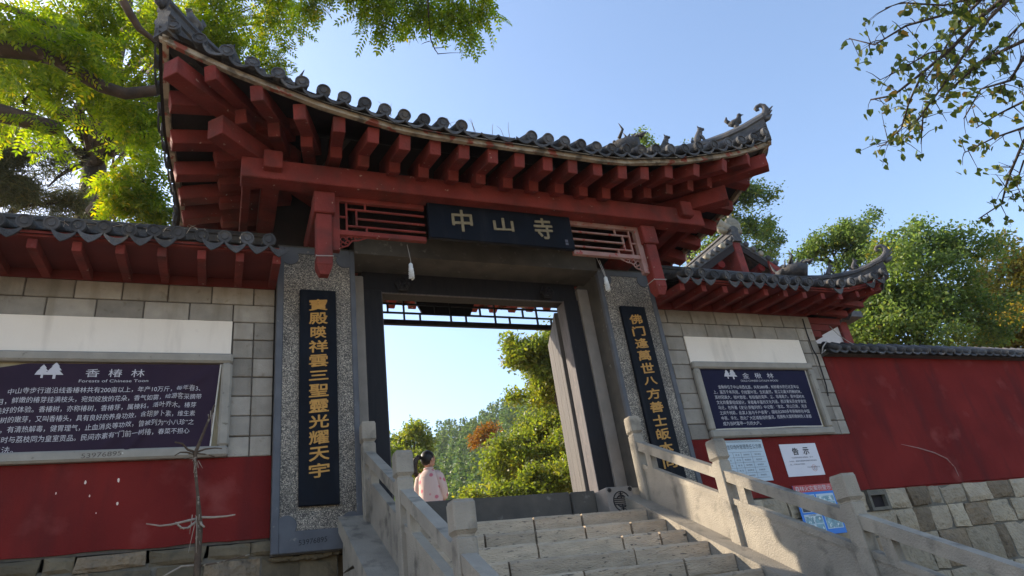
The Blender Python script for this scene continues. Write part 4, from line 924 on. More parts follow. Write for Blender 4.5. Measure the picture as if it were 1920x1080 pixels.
# ------------------------------------------------------------------ dead sapling in front of the left wall
sp = root('dead_sapling', (-3.3, -.6, ZG), 'dead brown sapling stem with bare twigs in front of the purple banner', 'sapling')
Y = -.6
P = lambda u, v, y=Y: un(u, v, 'y', y)
tr = [(-3.26, Y, ZG)]+[P(368, 1110), P(371, 1040), P(374, 985), P(371, 930), P(366, 880), P(366, 850), P(378, 820), P(392, 785), P(402, 760)]
MB().tube(tr, [.036, .032, .028, .03, .014, .013, .018, .013, .010, .008], 9).build('trunk', twig_m, sp, smooth=True)
for pts, r_, m_ in (([(372, 972), (345, 978), (320, 984), (300, 986), (274, 982)], .013, twig_p), ([(374, 970), (400, 970), (425, 968), (441, 965)], .012, twig_p), ([(371, 975), (352, 990), (338, 990)], .012, twig_p), ([(338, 988), (330, 980), (336, 986), (345, 992)], .01, twig_p), ([(375, 975), (378, 984), (383, 988)], .012, twig_p),
                    ([(366, 848), (352, 843), (342, 832), (328, 829)], .012, twig_m), ([(365, 852), (350, 848), (338, 848), (328, 854)], .009, twig_m), ([(368, 848), (385, 842), (402, 840), (416, 841)], .009, twig_m), ([(368, 850), (388, 852), (402, 856)], .008, twig_m), ([(372, 1062), (410, 1055), (450, 1044), (468, 1040)], .008, twig_m), ([(368, 1060), (340, 1062), (318, 1074), (304, 1082)], .011, twig_p)):
    MB().tube([P(u, v, Y-.03*i) for i, (u, v) in enumerate(pts)], [r_*(1-.15*i) for i in range(len(pts))], 6).build('twig', m_, sp, smooth=True)
gr_ = random.Random(9); fb = MB()
for k in range(26):
    a, b = random.Random(k).choice([((372, 975), 50), ((366, 855), 26), ((398, 775), 36), ((372, 965), 46)]); u = a[0]+gr_.gauss(0, 5); v = a[1]+gr_.gauss(0, 4); du = gr_.gauss(0, 6); dv_ = abs(gr_.gauss(b*.6, b*.4))
    p0, p1, p2 = P(u, v), P(u+du*.5, v+dv_*.5, Y-gr_.uniform(0, .05)), P(u+du, v+dv_, Y-gr_.uniform(0, .07)); fb.tube([p0, p1, p2], [.004, .003, .0015], 4)
fb.build('dry_needles', twig_p, sp, kind='stuff')

wd = random.Random(12)
for (rf_, side, us, lab) in ((GR, 'F', (-1.62, -.95, -.62, -.28), 'thin dry weed stems sprouting along the gate eave'), (None, 'F', (-5.05, -4.62, -4.4, -4.1, -3.9, -3.66, -3.45), 'dry straw caught between the left wing eave tiles')):
    rt_ = root('dry_weeds', (us[0], -.6, 3.0) if rf_ is None else tuple(GR.P('F', us[0], 0)), lab, 'weeds'); mb = MB()
    for u in us:
        p = Vector((u, -.69, 3.02)) if rf_ is None else GR.P('F', u, .02)+Vector((0, 0, .05))
        for k in range(5 if rf_ is None else 3):
            h = wd.uniform(.04, .12) if rf_ is None else wd.uniform(.1, .28); dx = wd.gauss(0, .09 if rf_ is None else .06); q = p+Vector((wd.gauss(0, .05), wd.uniform(-.02, .05), 0)); mb.tube([q, q+Vector((dx*.4, 0, h*.7)), q+Vector((dx, wd.gauss(0, .03), h))], [.004, .0028, .0015], 4)
    mb.build('stems', twig_p, rt_, kind='stuff')
# ------------------------------------------------------------------ hall and outbuilding behind the right wing
def side_hall():
    ax, ay, az = 10.78, 6.0, 8.45; hw = 2.55; yb = 15.0; sl = .62
    h = root('side_hall', (ax, 9, -.1), 'old hall roof with carved gable ridge ornament behind the right wing wall', 'building')
    MB().box(ax-2.0, ax+2.0, ay+.9, yb-.5, -.1, az-1.35).build('hall_wall', red_wall, h)
    # gable infill; its shade is put into the near-black board colour
    MB().prism([(-2.0, az-1.34), (2.0, az-1.34), (2.0, az-sl*2.0-.2), (0, az-.2), (-2.0, az-sl*2.0-.2)], ay+.85, ay+.95, lambda u, v, d: (ax+u, d, v)).build('gable', soffit, h)
    MB().prism([(.9, az-.75), (2.3, az-1.62), (2.3, az-1.9), (.9, az-1.9)], ay-.12, ay-.06, lambda u, v, d: (ax+u, d, v)).build('gable_board', red, h)
    rf = link('roof', None, None, h, (ax, ay, az))
    for sg in (-1, 1):
        MB().prism([(0, az-.1), (sg*hw, az-sl*hw-.1), (sg*hw, az-sl*hw+.02), (0, az+.02)], ay, yb, lambda u, v, d: (ax+u, d, v)).build('roof_slope', tile, rf)
        MB().prism([(sg*.02, az-.12), (sg*hw, az-sl*hw-.12), (sg*hw, az-sl*hw-.34), (sg*.02, az-.34)], ay+.02, ay+.08, lambda u, v, d: (ax+u, d, v)).build('barge_board', soffit, rf)  # near-black barge board, shade of the gable end put into colour
        n = 11
        for i in range(n):     # verge rolls and discs along the gable edge
            a = (i+.5)/n*hw; p = Vector((ax+sg*a, ay-.05, az-sl*a+.05)); m_ = tile_pale if (i*7+sg) % 3 == 1 else tile
            MB().lathe([(.085, -.16), (.09, 0), (.07, .015), (.03, .012)], 10, Matrix.Translation(p) @ Matrix.Rotation(R(90), 4, 'X')).build('verge_disc', m_, rf, smooth=True)
        for i in range(13):
            y = ay+.3+i*.68; MB().tube([(ax+sg*.1, y, az+.05), (ax+sg*hw, y, az-sl*hw+.06)], .085, 8).build('tile_row', tile, rf, smooth=True)
        for a in (.75, 1.5, 2.2): MB().tube([(ax+sg*a, ay+.06, az-sl*a-.42), (ax+sg*a, ay+1, az-sl*a-.42)], .13, 12).build('purlin_end', red_wall if a != 1.5 else tile_pale, rf)
    MB().cbox(ax-.14, ax+.14, ay-.02, ay+1, az-1.2, az-.12, .02).build('king_post', red, rf)
    rg = ridge_sweep(rf, [(ax, ay-.1+i, az-.02) for i in range(9)], .3, .42, tile, 'main_ridge')
    # owl-tail ornament at the gable end of the ridge
    o = Vector((ax, ay+.1, az+.35)); orn = MB()
    po = [(-.34, -.1), (.42, -.1), (.5, .12), (.48, .32), (.40, .45), (.28, .52), (.14, .54), (.06, .48), (-.04, .46), (-.12, .52), (-.2, .6), (-.3, .66), (-.42, .66), (-.52, .6), (-.57, .5), (-.56, .39), (-.49, .31), (-.4, .29), (-.35, .34), (-.36, .41), (-.42, .44), (-.46, .41), (-.45, .48), (-.38, .53), (-.3, .5), (-.25, .42), (-.26, .3), (-.33, .16)]
    orn.cbox(o.x-.3, o.x+.42, o.y-.1, o.y+.1, o.z-.1, o.z+.2, .03); orn.cbox(o.x+.12, o.x+.24, o.y-.06, o.y+.06, o.z+.3, o.z+.85, .02); orn.ball((o.x+.2, o.y, o.z+.25), (.3, .1, .26), 12, 8); orn.build('ridge_ornament', tile_pale, rg); swirl(rg, (o.x-.1, o.y, o.z+.02), (-1, 0), 1.5, tile_pale)
    # lower skirt roof to the right with its hip ridge
    SK = Roof(6.5, 17.2, 10.2, 4.8, 6.25, 1.9, False, True, ([0, .5, 1, 1.8], [.5, .3, .12, 0]), ([0, .6, 1.4], [.1, .06, 0]))
    sk = link('skirt_roof', None, None, h, (12, 8, 6.2))
    mb = MB(); mu = MB()
    for q, dz, m_ in ((mb, 0, tile), (mu, -.1, soffit)):
        for i in range(31):
            u = 12.6+4.6*i/30
            for j in range(6): q.v.append(tuple(SK.P('F', u, min(1.7, SK.dend('F', u))*j/5, dz)))
        for i in range(30):
            for j in range(5): k = i*6+j; q.f.append((k, k+6, k+7, k+1))
        q.build('skirt_bed', m_, sk, smooth=True)
    disc = cmesh(MC, 'eave_disc', .09, lambda: MB().lathe([(.001, .02), (.06, .016), (.065, .02), (.09, .018), (.09, -.03)], 12))
    for i in range(19):
        u = 12.7+i*.235; p = SK.P('F', u, -.02); de = min(1.7, SK.dend('F', u)); pth = [SK.P('F', u, de*j/4)+Vector((0, 0, .03)) for j in range(5)]
        if de > .1: MB().tube(pth, .085, 8).build('tile_row', tile_pale if i < 8 else tile, sk, smooth=True)
        link('eave_disc', disc, tile_pale if i % 2 else tile, sk, p+Vector((0, 0, .03)), (R(90), 0, 0))
    MB().box(12.6, 16.8, 5.62, 5.75, 5.9, 6.2).build('eave_board', red, sk)
    MB().box(12.6, 16.2, 6.2, 6.5, 3.0, 6.2).build('skirt_wall', red_wall, sk)
    pth = SK.hip_path('R', 'F', 2.4, 8); dv = Vector((1, -1, 0)).normalized(); hr = ridge_sweep(sk, pth, .22, .42, tile_pale)
    swirl(hr, pth[-1]+Vector((0, 0, .3)), dv, 1.2, tile_pale); dragon_head(hr, pth[1]+Vector((0, 0, .35)), -dv, 1.2, tile_pale)
    for i in (3, 5, 7): lion(hr, pth[i]+Vector((0, 0, .41)), dv, 1.0, tile_pale)
side_hall()
ob_ = root('outbuilding', (6.6, 1.4, -.1), 'white plastered building corner with a red post behind the right wing', 'building')
a, b, c = un(1526, 600, 'y', 1.2), un(1566, 600, 'y', 1.2), un(1581, 600, 'y', 1.2)
MB().box(a.x-.3, b.x, 1.2, 1.5, -.1, 3.35).build('white_wall', white_wall, ob_); MB().cbox(b.x+.004, b.x+.22, 1.15, 1.45, -.1, 3.3, .01).build('corner_post', red, ob_)
MB().prism([(.9, 3.3), (2.4, 3.3), (2.4, 3.42), (1.65, 3.75), (.9, 3.42)], a.x-.4, b.x+.4, lambda u, v, d: (d, u, v)).build('roof', tile, ob_)
wr = un(1552, 608, 'y', -.1); wi = root('loose_wire', tuple(un(1548, 660, 'y', .0)), 'thin pale wire strung from the right wing eave to the wall coping', 'wire')
MB().tube([un(1556, 612, 'y', .1), un(1572, 628, 'y', .06), un(1590, 640, 'y', .02), un(1612, 652, 'y', .0)], .006, 5).build('strand', cord_m, wi)
MB().tube([un(1550, 640, 'y', .0), un(1543, 650, 'y', -.02), un(1541, 663, 'y', -.02), un(1548, 656, 'y', -.02)], .011, 6).build('knot', cord_m, wi)
cb_ = root('wall_cable', tuple(un(1560, 750, 'y', .14)), 'dark cable running down the right end of the block wall', 'cable')
MB().tube([un(u, v, 'y', .138) for u, v in ((1505, 598), (1513, 625), (1524, 655), (1532, 668), (1539, 690), (1549, 722), (1553, 742))], .009, 6).build('strand', dark_wood, cb_)

# ------------------------------------------------------------------ foliage
def rand_rot(n, tilt, r):      # random yaw, droop about horizontal
    yaw = r.uniform(0, 2*np.pi, n); pit = r.normal(tilt[0], tilt[1], n); rol = r.normal(0, .6, n)
    cy, sy, cp, sp_, cr, sr_ = np.cos(yaw), np.sin(yaw), np.cos(pit), np.sin(pit), np.cos(rol), np.sin(rol)
    M = np.empty((n, 3, 3))
    Rz = np.zeros((n, 3, 3)); Rz[:, 0, 0] = cy; Rz[:, 0, 1] = -sy; Rz[:, 1, 0] = sy; Rz[:, 1, 1] = cy; Rz[:, 2, 2] = 1
    Ry = np.zeros((n, 3, 3)); Ry[:, 0, 0] = cp; Ry[:, 0, 2] = sp_; Ry[:, 2, 0] = -sp_; Ry[:, 2, 2] = cp; Ry[:, 1, 1] = 1
    Rx = np.zeros((n, 3, 3)); Rx[:, 1, 1] = cr; Rx[:, 1, 2] = -sr_; Rx[:, 2, 1] = sr_; Rx[:, 2, 2] = cr; Rx[:, 0, 0] = 1
    return Rz @ Ry @ Rx
def leaf(o, d, n_, L_, w_):    # rhombic leaf from o along d, 4 points
    d = np.array(d)/np.linalg.norm(d); x = np.cross(d, n_); x /= np.linalg.norm(x); o = np.array(o)
    return [o, o+d*L_*.42+x*w_/2, o+d*L_, o+d*L_*.42-x*w_/2]
def spray_pinnate(L_=.30, k=6, ll=.075, lw=.03):
    v = []
    for i in range(k):
        t = .18+.78*i/(k-1); p = (L_*t, 0, -.05*t*t)
        for s_ in (-1, 1): v += leaf(p, (.55, s_*1., -.25), (0, 0, 1), ll*(1-.25*abs(t-.5)), lw)
    return np.array(v+leaf((L_*.97, 0, -.05), (1, 0, -.3), (0, 0, 1), ll, lw))
def spray_simple(n, ll, lw, sp=.12, seed=1):
    r = np.random.default_rng(seed); v = []
    for i in range(n):
        a = r.uniform(0, 6.28); p = r.normal(0, sp*.5, 3); nn = r.normal(0, 1, 3); v += leaf(p, (math.cos(a), math.sin(a), r.uniform(-.8, .2)), nn, ll*r.uniform(.7, 1.2), lw)
    return np.array(v)
def heart(o, d, n_, L_):
    d = np.array(d)/np.linalg.norm(d); n_ = np.array(n_)/np.linalg.norm(n_); x = np.cross(d, n_); x /= np.linalg.norm(x); n_ = np.cross(x, d); o = np.array(o); P_ = lambda a, b, c=0: o+d*L_*a+x*L_*b+n_*L_*c
    return [P_(0, 0), P_(.02, .42, .1), P_(.5, .42, .12), P_(1.05, 0), P_(0, 0), P_(1.05, 0), P_(.5, -.42, .12), P_(.02, -.42, .1)]
def spray_heart(n=3, s_=.085, sp=.09, seed=2):
    r = np.random.default_rng(seed); v = []
    for i in range(n):
        p = r.normal(0, sp*.6, 3); a = r.uniform(0, 6.28); d = np.array((math.cos(a)*.5, math.sin(a)*.5, -1)); v += heart(p, d, (math.sin(a), -math.cos(a), .3), s_*r.uniform(.7, 1.2))
    return np.array(v)
def cloud(name, sprays, pos, rot, scl, m_, parent, kind=None):
    V = []
    k = len(sprays); idx = rng.integers(0, k, len(pos))
    for i in range(k):
        s_ = sprays[i]; q = idx == i
        if not q.any(): continue
        v = np.einsum('nij,mj->nmi', rot[q], s_)*scl[q][:, None, None]+pos[q][:, None, :]; V.append(v.reshape(-1, 3))
    V = np.concatenate(V); nq = len(V)//4; me = bpy.data.meshes.new(name)
    me.vertices.add(len(V)); me.vertices.foreach_set('co', V.astype(np.float32).ravel()); me.loops.add(nq*4); me.loops.foreach_set('vertex_index', np.arange(nq*4, dtype=np.int32))
    me.polygons.add(nq); me.polygons.foreach_set('loop_start', np.arange(nq, dtype=np.int32)*4); me.update(); me.validate()
    return link(name, me, m_, parent, kind=kind)
def ell(c, r, n, shell=.35):   # points in an ellipsoid, a little denser outside
    d = rng.normal(0, 1, (n, 3)); d /= np.linalg.norm(d, axis=1)[:, None]; t = rng.uniform(0, 1, n)**shell
    return np.array(c)+d*t[:, None]*np.array(r)
def clump_pts(c, r, n, sub=7):   # uneven crown: sub-clumps, each a fan of leafy twigs
    c, r = np.array(c), np.array(r); cs = ell(c, r*.8, sub, .5); ws = rng.uniform(.4, 1.6, sub); ws = (ws/ws.sum()*n).astype(int)+2; out = []
    for q, k in zip(cs, ws):
        m = max(3, int(k/7)); d = rng.normal(0, 1, (m, 3)); d /= np.linalg.norm(d, axis=1)[:, None]; d += .6*(q-c)/np.maximum(r, .05)+np.array((0, 0, .15)); d /= np.linalg.norm(d, axis=1)[:, None]
        L_ = rng.uniform(.35, .95, m); w_ = rng.integers(0, m, k); t = rng.uniform(.1, 1, k)**.8
        out.append(q+d[w_]*(L_[w_]*t)[:, None]*r*.72+rng.normal(0, .07, (k, 3))*r*(1.1-.5*t)[:, None]+np.outer(t*t*L_[w_], (0, 0, -.12))*r)
    return np.concatenate(out), cs
def pxr(u, v, dist, du, dv, depth): return np.array(at(u, v, dist)), np.array([max(du, 1)*dist/1276, depth, max(dv, 1)*dist/1276])
def limb(mb, a, b, r0, r1, wob=.12, n=6, seg=7):
    a, b = Vector(a), Vector(b); L_ = (b-a).length; pts = []; ph = random.uniform(0, 50)
    for i in range(n+1):
        t = i/n; o = Vector((mnoise.noise(Vector((t*2.5, ph, 0))), mnoise.noise(Vector((t*2.5, ph, 7))), mnoise.noise(Vector((t*2.5, ph, 3)))))*wob*L_*math.sin(math.pi*t)
        pts.append(a.lerp(b, t)+o+Vector((0, 0, .08*L_*math.sin(math.pi*t))))
    mb.tube(pts, [r0+(r1-r0)*i/n for i in range(n+1)], seg); return pts
def tree(name, lab, base, trunk_top, r0, clumps, sprays, lm, bm_, cat='tree', group=None, tilt=(.35, .5), scl=(.8, 1.2), sub=7, twigs=True, wob=.05, limbs=None, above=False):
    t = root(name, tuple(base), lab, cat, group); tm = MB()
    tp = limb(tm, base, trunk_top, r0, r0*.35, wob, 8, 10); pos = []; bmb = MB()
    for c, r, n in clumps:
        p, cs = clump_pts(c, r, n, sub); pos.append(p)
        c = Vector(c); q = min(tp[2:], key=lambda z: (z-c).length+(max(0, c.z+1.5-z.z)*3 if above else max(0, z.z-c.z)*.8))
        mp = limb(bmb, q, c, max(.015, r0*.24), max(.006, r0*.06), .15)
        if twigs:
            for z in cs: limb(bmb, random.choice(mp[2:]), z, max(.008, r0*.05), .003, .2, 4, 5)
    for a, b, ra, rb_ in (limbs or []): limb(bmb, a, b, ra, rb_, .08, 7, 9)
    tm.build('trunk', bm_, t, smooth=True); bmb.build('branches', bm_, t, smooth=True)
    pos = np.concatenate(pos); n = len(pos); cloud('crown', sprays, pos, rand_rot(n, tilt, rng), rng.uniform(*scl, n), lm, t)
    return t
PIN = [spray_pinnate(.30, 6), spray_pinnate(.24, 5, .07, .028), spray_pinnate(.34, 7, .08, .03)]
SIM = [spray_simple(9, .085, .045, .16, s_) for s_ in (1, 2, 3)]
SIMB = [spray_simple(9, .17, .085, .34, s_) for s_ in (4, 5, 6)]
# big bright tree behind the left wall
cl = []
for u, v, d, du, dv, dep, n in ((60, 60, 11, 110, 70, .9, 330), (200, 60, 12, 100, 70, 1., 330), (130, 150, 12.5, 120, 60, .9, 300), (40, 190, 12.5, 80, 60, .8, 190), (230, 150, 12, 70, 60, .8, 240), (400, 40, 12, 90, 60, 1., 360), (500, 40, 12.5, 55, 55, .9, 230), (420, 110, 12.5, 70, 45, .8, 250), (500, 120, 12.5, 35, 35, .6, 110),
                                 (272, 255, 11.5, 42, 42, .6, 170), (270, 340, 11, 55, 55, .6, 330), (248, 390, 11, 26, 22, .4, 90), (300, 395, 11.2, 40, 25, .5, 140), (300, 200, 12, 50, 60, .7, 190), (60, 130, 13, 90, 50, .9, 210), (330, 60, 12, 60, 60, .8, 200), (150, 30, 11.5, 90, 45, .8, 230), (-90, 120, 12, 120, 110, 1.2, 300), (300, -60, 12.5, 220, 60, 1.4, 420)):
    c, r = pxr(u, v, d, du, dv, dep); cl.append((c, r, n))
toon = tree('toon_tree', 'tall tree with bright yellow green feathery leaves behind the left wall', (-6.02, 7.05, -.1), (-6.1, 7.2, 16.5), .36, cl, PIN, L_toon, bark, tilt=(.45, .45), sub=9, wob=.02, above=True,
     limbs=[(at(186, 262, 18), at(150, 232, 17.6), .22, .19), (at(150, 232, 17.6), at(95, 205, 17.2), .2, .16), (at(105, 208, 17.2), at(80, 190, 17), .14, .07), (at(186, 290, 17.9), at(150, 310, 17), .09, .06), (at(150, 310, 17), at(90, 350, 16.6), .06, .015), (at(200, 240, 17.9), at(262, 215, 17.5), .12, .06), (at(210, 270, 17.9), at(300, 262, 17.2), .1, .03)])
# tree out of frame on the left: two heavy limbs reach in
cl = []
for u, v, d, du, dv, dep, n in ((90, 240, 10, 40, 25, .4, 40), (150, 100, 10, 60, 30, .5, 80), (20, 60, 10, 50, 40, .6, 90)): c, r = pxr(u, v, d, du, dv, dep); cl.append((c, r, n))
def px_path(l, d): return [at(u, v, d) for u, v in l]
lt_ = tree('limb_tree', 'tree off to the left whose thick bare limbs reach behind the gate roof', tuple(at(-420, 420, 10.5).xy)+(-.1,), at(-330, 40, 10.5), .3, cl, PIN, L_toon, bark_b, tilt=(.45, .45), twigs=False)
for l, d, rr in (([(-330, 90), (-120, 80), (0, 92), (60, 98), (110, 112), (150, 138), (190, 162), (235, 176), (292, 170), (330, 150)], 10, [.15, .12, .1, .095, .09, .085, .08, .075, .07, .05]), ([(-330, 170), (-100, 190), (0, 212), (50, 225), (95, 238), (114, 245)], 10, [.15, .13, .11, .1, .09, .085]),
                 ([(230, 0), (245, 28), (262, 55), (285, 72), (300, 90)], 9.5, [.05, .045, .04, .03, .02]), ([(0, 10), (40, 25), (80, 42), (120, 60), (160, 95)], 10, [.04, .035, .03, .02, .01])):
    MB().tube(px_path(l, d), rr, 9).build('limb', bark_b, lt_, smooth=True)
# overhanging spray at the top of the frame
cl = []
for u, v, d, du, dv, dep, n in ((700, 20, 9.6, 42, 22, .35, 52), (715, 50, 9.6, 24, 20, .25, 28), (800, 10, 9.8, 50, 26, .4, 85), (850, 22, 9.6, 50, 26, .35, 85), (905, 15, 9.8, 32, 22, .3, 60), (770, -40, 9.8, 120, 40, .6, 260), (880, 60, 9.5, 22, 18, .2, 20), (640, -30, 9.8, 60, 30, .5, 90), (590, 5, 10, 40, 20, .4, 60)): c, r = pxr(u, v, d, du, dv, dep); cl.append((c, r, n))
ot = toon; bmb = MB(); arch = [Vector((-6.1, 7.2, 13.5)), Vector((-4.6, 5.2, 14.2)), at(560, -330, 12.5), at(680, -180, 11), at(780, -90, 10), at(900, -40, 9.8)]
bmb.tube(arch, [.16, .13, .09, .06, .04, .015], 8); pos = []
for c, r, n in cl:
    p, cs = clump_pts(c, r, n, 5); pos.append(p); mp = limb(bmb, min(arch[3:], key=lambda z: (z-Vector(c)).length), c, .016, .006, .12)
    for z in cs: limb(bmb, random.choice(mp[2:]), z, .008, .003, .2, 4, 5)
bmb.build('overhanging_branch', bark, ot, smooth=True); pos = np.concatenate(pos); cloud('overhanging_leaves', PIN, pos, rand_rot(len(pos), (.6, .4), rng), rng.uniform(.75, 1.05, len(pos)), L_toon, ot)
MB().tube(px_path([(800, -60), (804, 40), (808, 75), (815, 92), (822, 102)], 9.5), [.014, .010, .008, .007, .004], 6).build('twig', bark, ot)
for l in ([(806, 77), (796, 80), (790, 83)], [(815, 90), (835, 89), (846, 85)], [(820, 101), (845, 99), (866, 99)]): MB().tube(px_path(l, 9.5), [.006, .004, .002], 5).build('twig', bark, ot)
# heart-leaved branches at the top right
tb = at(2330, 330, 8.6); ht = root('heart_leaf_tree', (tb.x, tb.y, ZG), 'sparse heart leaved branches hanging in from the upper right', 'tree')
tm = MB(); top_ = at(2120, -150, 8.8); pts = limb(tm, (tb.x, tb.y, ZG), top_, .2, .08, .04, 8, 10); tm.build('trunk', bark, ht, smooth=True)
HB = [([(2120, -150), (1960, -60), (1878, 0), (1839, 32), (1783, 92), (1731, 135), (1675, 179), (1632, 187)], .030), ([(1960, -100), (1839, 0), (1799, 40), (1759, 115), (1735, 150)], .018), ([(1900, -10), (1854, 36), (1799, 115), (1765, 165), (1731, 211), (1727, 270)], .016), ([(1960, -60), (1783, 24), (1699, 48), (1640, 84), (1592, 72)], .016),
      ([(2100, 0), (1920, 76), (1839, 115), (1783, 167), (1760, 180)], .020), ([(2100, 30), (1920, 107), (1894, 151), (1839, 167), (1807, 223)], .018), ([(2100, 160), (1920, 263), (1890, 334), (1878, 382), (1835, 410)], .018), ([(2100, 140), (1920, 239), (1862, 259), (1807, 287)], .014), ([(2000, -80), (1850, -10), (1770, 10), (1690, 5), (1660, 15)], .014),
      ([(2000, 40), (1915, 45), (1870, 90), (1820, 130), (1800, 150)], .012), ([(1783, 92), (1740, 100), (1690, 130), (1650, 150)], .009), ([(1731, 135), (1705, 190), (1690, 240), (1660, 270), (1645, 275)], .010), ([(1731, 211), (1700, 255), (1680, 272)], .007), ([(2050, 80), (1920, 190), (1870, 215), (1830, 240)], .014), ([(1920, 300), (1905, 345), (1912, 360)], .008)]
lp_ = []
hb_ = MB()
for k, (l, r_) in enumerate(HB):
    d0 = 8.4+.35*math.sin(k*2.3); p = [at(u, v, d0+.25*math.sin(k+i*.7)) for i, (u, v) in enumerate(l)]; n = len(p); hb_.tube(p, [r_*(1-.8*i/(n-1))+.002 for i in range(n)], 7)
    for i in range(n-1):
        a, b = p[i], p[i+1]; L_ = (b-a).length
        for q in range(int(L_/.038)):
            t_ = random.random(); s_ = a.lerp(b, t_); dd = Vector((random.gauss(0, 1), random.gauss(0, 1), random.gauss(-.25, .8))).normalized()*random.uniform(.08, .32); e = s_+dd; hb_.tube([s_, s_.lerp(e, .5)+Vector((0, 0, .02)), e], [.005, .0035, .002], 4)
            if random.random() < (.5 if i < n-3 else .9): lp_.append(tuple(e))
            if random.random() < .45: lp_.append(tuple(s_.lerp(e, .6)))
hb_.build('branches', bark, ht, smooth=True)
lp_ = np.array(lp_); cloud('leaves', [spray_heart(2, .085, .07, 1), spray_heart(3, .08, .08, 2), spray_heart(2, .10, .05, 3)], lp_, rand_rot(len(lp_), (0, .3), rng), rng.uniform(.6, 1.05, len(lp_)), L_heart, ht)
# trees behind the right wall and the hall
def px_tree(name, lab, bu, bd, r0, spec, sprays, lm, bm_=bark, bz=0., dens=1., **k):
    cl = [(lambda c, r: (c, r, int(n*dens)))(*pxr(u, v, d, du, dv, dep)) for u, v, d, du, dv, dep, n in spec]
    p = at(bu, 800, bd); top_ = max((c for c, r, n in cl), key=lambda c: c[2]); return tree(name, lab, (p.x, p.y, bz), (p.x*.4+top_[0]*.6, p.y*.4+top_[1]*.6, top_[2]*.9), r0, cl, sprays, lm, bm_, **k)
px_tree('broadleaf_tree', 'dark green spreading tree directly behind the right red wall', 1668, 19, .3, ((1640, 560, 19, 70, 60, 1.2, 420), (1700, 500, 19.5, 80, 55, 1.3, 460), (1690, 590, 19, 80, 50, 1.2, 420), (1740, 450, 20, 60, 30, 1.0, 240), (1770, 560, 20, 70, 55, 1.2, 400), (1640, 630, 18.5, 60, 25, .9, 180), (1740, 630, 18.5, 70, 25, .9, 220), (1800, 480, 20.5, 60, 40, 1.0, 260), (1660, 460, 20, 30, 20, .6, 80), (1840, 600, 20, 50, 50, 1., 260)), SIM, L_lite, group='trees behind the right wall', scl=(1.0, 1.5), dens=1.0, sub=20)
px_tree('autumn_tree', 'golden leaved tree at the right edge behind the red wall', 1905, 24, .3, ((1890, 610, 24, 50, 40, 1.2, 300), (1860, 560, 24.5, 40, 40, 1., 180), (1930, 560, 24, 60, 60, 1.4, 330), (1900, 490, 25, 50, 35, 1.2, 240), (1960, 620, 24, 70, 50, 1.4, 300), (1840, 640, 23.5, 30, 20, .7, 90)), SIM, L_gold, bark_b, group='trees behind the right wall', scl=(1.3, 1.9), dens=1.6, sub=9)
px_tree('broadleaf_tree', 'lighter green thin topped tree above the tip of the right wing roof', 1560, 24, .25, ((1560, 450, 24, 45, 22, 1., 200), (1520, 470, 24, 40, 20, .9, 110), (1610, 445, 24, 40, 26, .9, 180), (1625, 420, 24.5, 20, 20, .6, 60), (1500, 480, 24, 25, 12, .6, 40), (1590, 500, 24, 50, 25, .9, 150)), SIM, L_lite, group='trees behind the right wall', scl=(1.0, 1.5), dens=1.3, sub=10)
px_tree('broadleaf_tree', 'green tree showing between the gate eave and the hall gable', 1390, 26, .3, ((1400, 370, 26, 48, 26, 1.2, 240), (1360, 410, 26, 45, 35, 1.2, 300), (1420, 430, 26, 40, 35, 1.1, 190), (1330, 460, 26, 40, 35, 1., 190), (1445, 460, 26, 25, 25, .8, 70), (1310, 330, 26, 60, 40, 1.2, 200), (1215, 275, 27, 32, 14, .8, 120), (1270, 310, 26.5, 50, 30, 1., 140)), SIM, L_lite, group='trees behind the gate', scl=(1.1, 1.6), dens=1.4, sub=10)
# through the gateway
px_tree('broadleaf_tree', 'large bright green tree filling the right of the gate opening', 1075, 21, .3, ((940, 880, 21.5, 40, 40, 1.1, 300), (1015, 790, 21, 66, 55, 1.3, 560), (1060, 760, 20.5, 60, 60, 1.2, 520), (980, 850, 21, 70, 50, 1.3, 560), (1050, 860, 20, 60, 50, 1.2, 460), (1020, 700, 21, 45, 30, 1., 260), (1090, 850, 20, 60, 60, 1.2, 300)), SIM, L_yel, group='trees behind the gate', scl=(1.1, 1.6), dens=.9, sub=11)
px_tree('broadleaf_tree', 'yellow green tree top beside the open door leaf', 1120, 17, .22, ((1000, 650, 17, 48, 24, .8, 480), (1030, 690, 17, 35, 32, .7, 380), (980, 672, 17, 30, 16, .6, 180), (1005, 735, 17.5, 46, 24, .7, 380), (1040, 630, 17, 25, 22, .6, 130), (1085, 680, 17, 50, 60, .8, 260), (960, 640, 17, 14, 10, .3, 30)), SIM, L_yel, group='trees behind the gate', scl=(1., 1.5))
px_tree('maple_tree', 'small orange red tree beside the large green one', 905, 30, .14, ((905, 815, 30, 16, 14, .7, 130), (890, 830, 30, 11, 12, .6, 80), (925, 805, 30, 12, 9, .5, 60)), SIM, L_red, group='trees behind the gate', scl=(1.2, 1.7), sub=4, dens=.6)
px_tree('broadleaf_tree', 'yellow tinted tree above the child behind the gate', 770, 34, .2, ((775, 815, 34, 28, 20, 1.2, 260), (755, 830, 34, 18, 20, 1., 150), (800, 840, 34, 25, 28, 1.2, 230), (785, 870, 33, 30, 28, 1.2, 240), (735, 850, 33, 15, 14, .7, 110)), SIM, L_yel, group='trees behind the gate', scl=(1.4, 2.2))
px_tree('broadleaf_tree', 'low green bush top at the left of the gate opening', 728, 22, .14, ((728, 865, 22, 16, 25, .6, 210), (715, 830, 22, 12, 25, .5, 90), (745, 880, 22, 14, 20, .6, 120)), SIM, L_green, group='trees behind the gate', scl=(1., 1.5))
